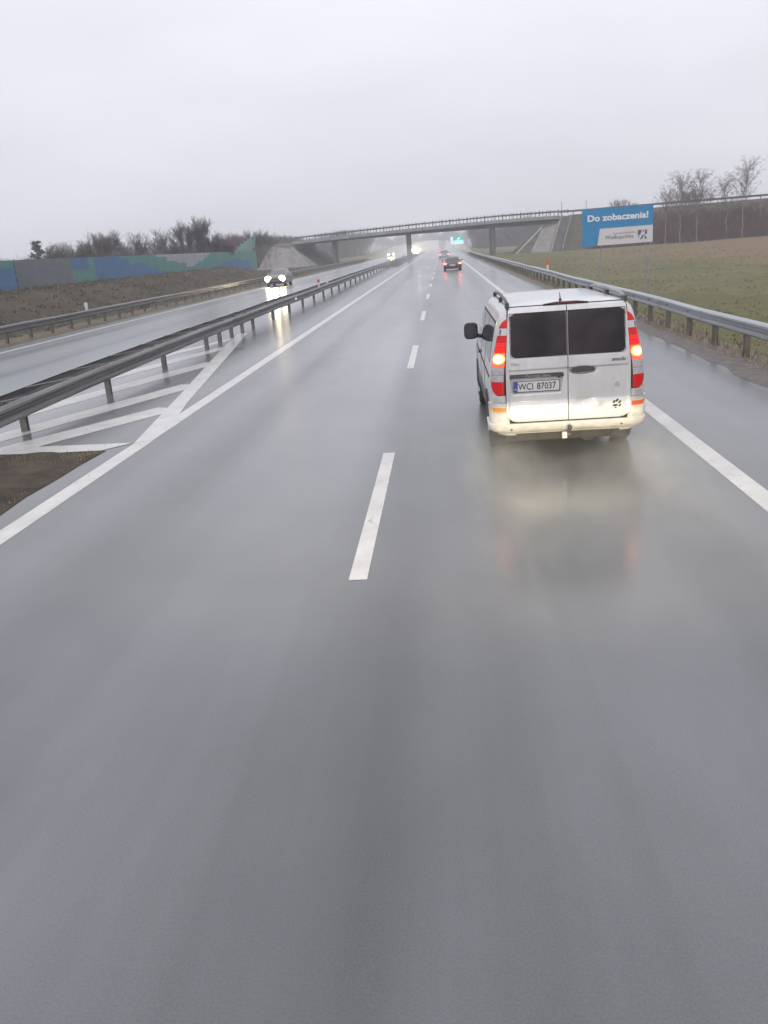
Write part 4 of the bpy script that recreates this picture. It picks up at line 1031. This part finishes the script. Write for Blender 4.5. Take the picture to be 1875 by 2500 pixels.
def spray(label, c, r, dens, colr=(.95, .95, .97)):
    m = bpy.data.materials.new('spray'); m.use_nodes = True; nt = m.node_tree; nt.nodes.remove(nt.nodes['Principled BSDF'])
    p = nt.nodes.new('ShaderNodeVolumePrincipled'); p.inputs['Color'].default_value = (*colr, 1); p.inputs['Density'].default_value = dens; p.inputs['Anisotropy'].default_value = .2
    nt.links.new(p.outputs[0], nt.nodes['Material Output'].inputs['Volume']); M['spray'] = m
    b = MB(); b.ellipsoid(c, r, 28, 14); o = b.build('spray', 'spray', smooth=180); o.visible_shadow = True
    return tag(o, label, 'spray', kind='stuff')
spray('pale rain spray hanging low over the far motorway lanes', (-4, 340, 0), (13, 268, 4.0), .0055)

dm = bpy.data.materials.new('wheel_spray'); dm.use_nodes = True; nt = dm.node_tree; nt.nodes.remove(nt.nodes['Principled BSDF']); L = nt.links.new
p = nt.nodes.new('ShaderNodeVolumePrincipled'); p.inputs['Color'].default_value = (.92, .89, .81, 1); p.inputs['Anisotropy'].default_value = .1
L(p.outputs[0], nt.nodes['Material Output'].inputs['Volume']); M['wheel_spray'] = dm
tc = nn(nt, 'ShaderNodeTexCoord'); sx = nn(nt, 'ShaderNodeSeparateXYZ'); L(tc.outputs['Object'], sx.inputs[0])
def mth(op, *a):
    n = nn(nt, 'ShaderNodeMath', operation=op)
    for i_, v in enumerate(a):
        if isinstance(v, (int, float)): n.inputs[i_].default_value = v
        else: L(v, n.inputs[i_])
    return n.outputs[0]
def mr(v, a, c, lo_, hi_):
    n = nn(nt, 'ShaderNodeMapRange', interpolation_type='SMOOTHSTEP')
    for k_, q_ in zip(('From Min', 'From Max', 'To Min', 'To Max'), (a, c, lo_, hi_)): n.inputs[k_].default_value = q_
    L(v, n.inputs['Value']); return n.outputs[0]
ax = mth('ABSOLUTE', sx.outputs[0])
wheelx = mth('MULTIPLY', mr(ax, .20, .75, .35, 1.), mr(ax, .80, 1.42, 1., 0.))           # thickest behind each wheel
ylen = mth('MULTIPLY', mr(sx.outputs[1], -4.9, .3, 0., 1.), mr(sx.outputs[1], .10, .62, 1., 0.))
zz = mr(mth('ADD', sx.outputs[2], mth('MULTIPLY', sx.outputs[1], -.05)), .02, .62, 1., 0.)
mp = nn(nt, 'ShaderNodeMapping'); mp.inputs['Scale'].default_value = (2.4, .9, 3.); L(tc.outputs['Object'], mp.inputs[0])
no = nn(nt, 'ShaderNodeTexNoise'); no.inputs['Scale'].default_value = 1.5; no.inputs['Detail'].default_value = 5; L(mp.outputs[0], no.inputs['Vector'])
dn = mth('MULTIPLY', mth('MULTIPLY', wheelx, ylen), mth('MULTIPLY', zz, mr(no.outputs['Fac'], .30, .75, .30, 1.)))
L(mth('MULTIPLY', dn, .66), p.inputs['Density'])
sp = MB(); sp.box(-1.5, 1.5, -5.0, .66, .012, .80)
tag(sp.build('spray', 'wheel_spray', loc=(VX, VY, 0)), 'murky wheel spray swirling behind and below the silver van', 'spray', kind='stuff')

# ------------------------------------------------------------------ light
w = bpy.data.worlds.new('World'); sc.world = w; w.use_nodes = True; nt = w.node_tree; bg = nt.nodes['Background']
sky = nn(nt, 'ShaderNodeTexSky', sky_type='NISHITA'); sky.sun_disc = False; sky.sun_elevation = R(38); sky.sun_rotation = R(198); sky.air_density = 1.5; sky.dust_density = 4.
hs = nn(nt, 'ShaderNodeHueSaturation'); hs.inputs['Saturation'].default_value = .10; nt.links.new(sky.outputs[0], hs.inputs['Color'])
tc = nn(nt, 'ShaderNodeTexCoord'); mp = nn(nt, 'ShaderNodeMapping'); mp.inputs['Scale'].default_value = (1.4, 1.4, 4.5); nt.links.new(tc.outputs['Generated'], mp.inputs[0])
no = nn(nt, 'ShaderNodeTexNoise'); no.inputs['Scale'].default_value = 1.6; no.inputs['Detail'].default_value = 4; nt.links.new(mp.outputs[0], no.inputs['Vector'])
cr = nn(nt, 'ShaderNodeValToRGB'); cr.color_ramp.elements[0].position = .3; cr.color_ramp.elements[0].color = (6.85, 6.9, 7.55, 1); cr.color_ramp.elements[1].position = .72; cr.color_ramp.elements[1].color = (7.95, 8.0, 8.7, 1)
nt.links.new(no.outputs['Fac'], cr.inputs['Fac'])
sz = nn(nt, 'ShaderNodeSeparateXYZ'); nt.links.new(tc.outputs['Generated'], sz.inputs[0])     # an overcast sky is brightest overhead
el = nn(nt, 'ShaderNodeMapRange'); el.inputs['From Min'].default_value = .02; el.inputs['From Max'].default_value = .9; el.inputs['To Min'].default_value = 1.; el.inputs['To Max'].default_value = 2.0
nt.links.new(sz.outputs[2], el.inputs['Value'])
ml = nn(nt, 'ShaderNodeVectorMath', operation='SCALE'); nt.links.new(cr.outputs[0], ml.inputs[0]); nt.links.new(el.outputs[0], ml.inputs['Scale'])
mx = nn(nt, 'ShaderNodeMix', data_type='RGBA'); mx.inputs[0].default_value = .93; nt.links.new(hs.outputs[0], mx.inputs[6]); nt.links.new(ml.outputs[0], mx.inputs[7])
nt.links.new(mx.outputs[2], bg.inputs['Color']); bg.inputs['Strength'].default_value = .1
sl = bpy.data.lights.new('sun', 'SUN'); sl.energy = .6; sl.angle = R(40); sl.color = (1, .97, .93); so = link('sun', sl); so.rotation_euler = (R(52), 0, R(-18))
# low beams of the vehicle the photo was taken from: they light the back of the van
for x in (-.15, 1.75):
    s_ = bpy.data.lights.new('headlamp_beam', 'SPOT'); s_.energy = 3000; s_.color = (1, .86, .56); s_.spot_size = R(70); s_.spot_blend = .30; s_.shadow_soft_size = .05
    o = link('headlamp_beam', s_, None, (x, -.3, .80)); o.rotation_euler = (R(90 - 4.6), 0, R(-1)); o.scale = (1, .105, 1)
# headlamps of the far oncoming traffic, glowing in the spray
for x, y, z, e in ((-12, 392, 1.0, 60000), (-10, 368, 1.0, 45000), (-14.0, 245.4, .7, 3500), (-14.4, 74.4, .66, 420)):
    s_ = bpy.data.lights.new('oncoming_beam', 'SPOT'); s_.energy = e; s_.color = (1, .82, .48); s_.spot_size = R(75); s_.spot_blend = .5; s_.shadow_soft_size = .2
    o = link('oncoming_beam', s_, None, (x, y, z)); o.rotation_euler = (R(-90), 0, 0)

# ------------------------------------------------------------------ camera
f_, roll, vpx, vpy, cx, cy = 2065., .075, 1077., 595., 937.5, 1250.
fw = Vector((vpx - cx, vpy - cy, f_)).normalized(); hd = Vector((1, -roll, 0))
upv = hd.cross(fw).normalized()
if upv.y > 0: upv = -upv
rt = fw.cross(upv)
if rt.x < 0: rt = -rt
Mx = Matrix((rt, fw, upv))                  # world = Mx @ cam (x right, y down, z forward)
cam = bpy.data.cameras.new('camera'); co = link('camera', cam); sc.camera = co
cols = [Mx @ Vector(v) for v in ((1, 0, 0), (0, -1, 0), (0, 0, -1))]
rot = Matrix((cols[0], cols[1], cols[2])).transposed().to_4x4()
co.matrix_world = Matrix.Translation((0, 0, 2.53)) @ rot
cam.sensor_fit = 'VERTICAL'; cam.sensor_height = 24.; cam.lens = f_ / 2500. * 24.; cam.clip_start = .05; cam.clip_end = 6000

sc.view_settings.view_transform = 'Standard'; sc.view_settings.look = 'None'; sc.view_settings.exposure = 0; sc.view_settings.gamma = 1
cy_ = sc.cycles; cy_.max_bounces = 8; cy_.diffuse_bounces = 3; cy_.glossy_bounces = 3; cy_.volume_bounces = 3; cy_.transparent_max_bounces = 8; cy_.use_denoising = True
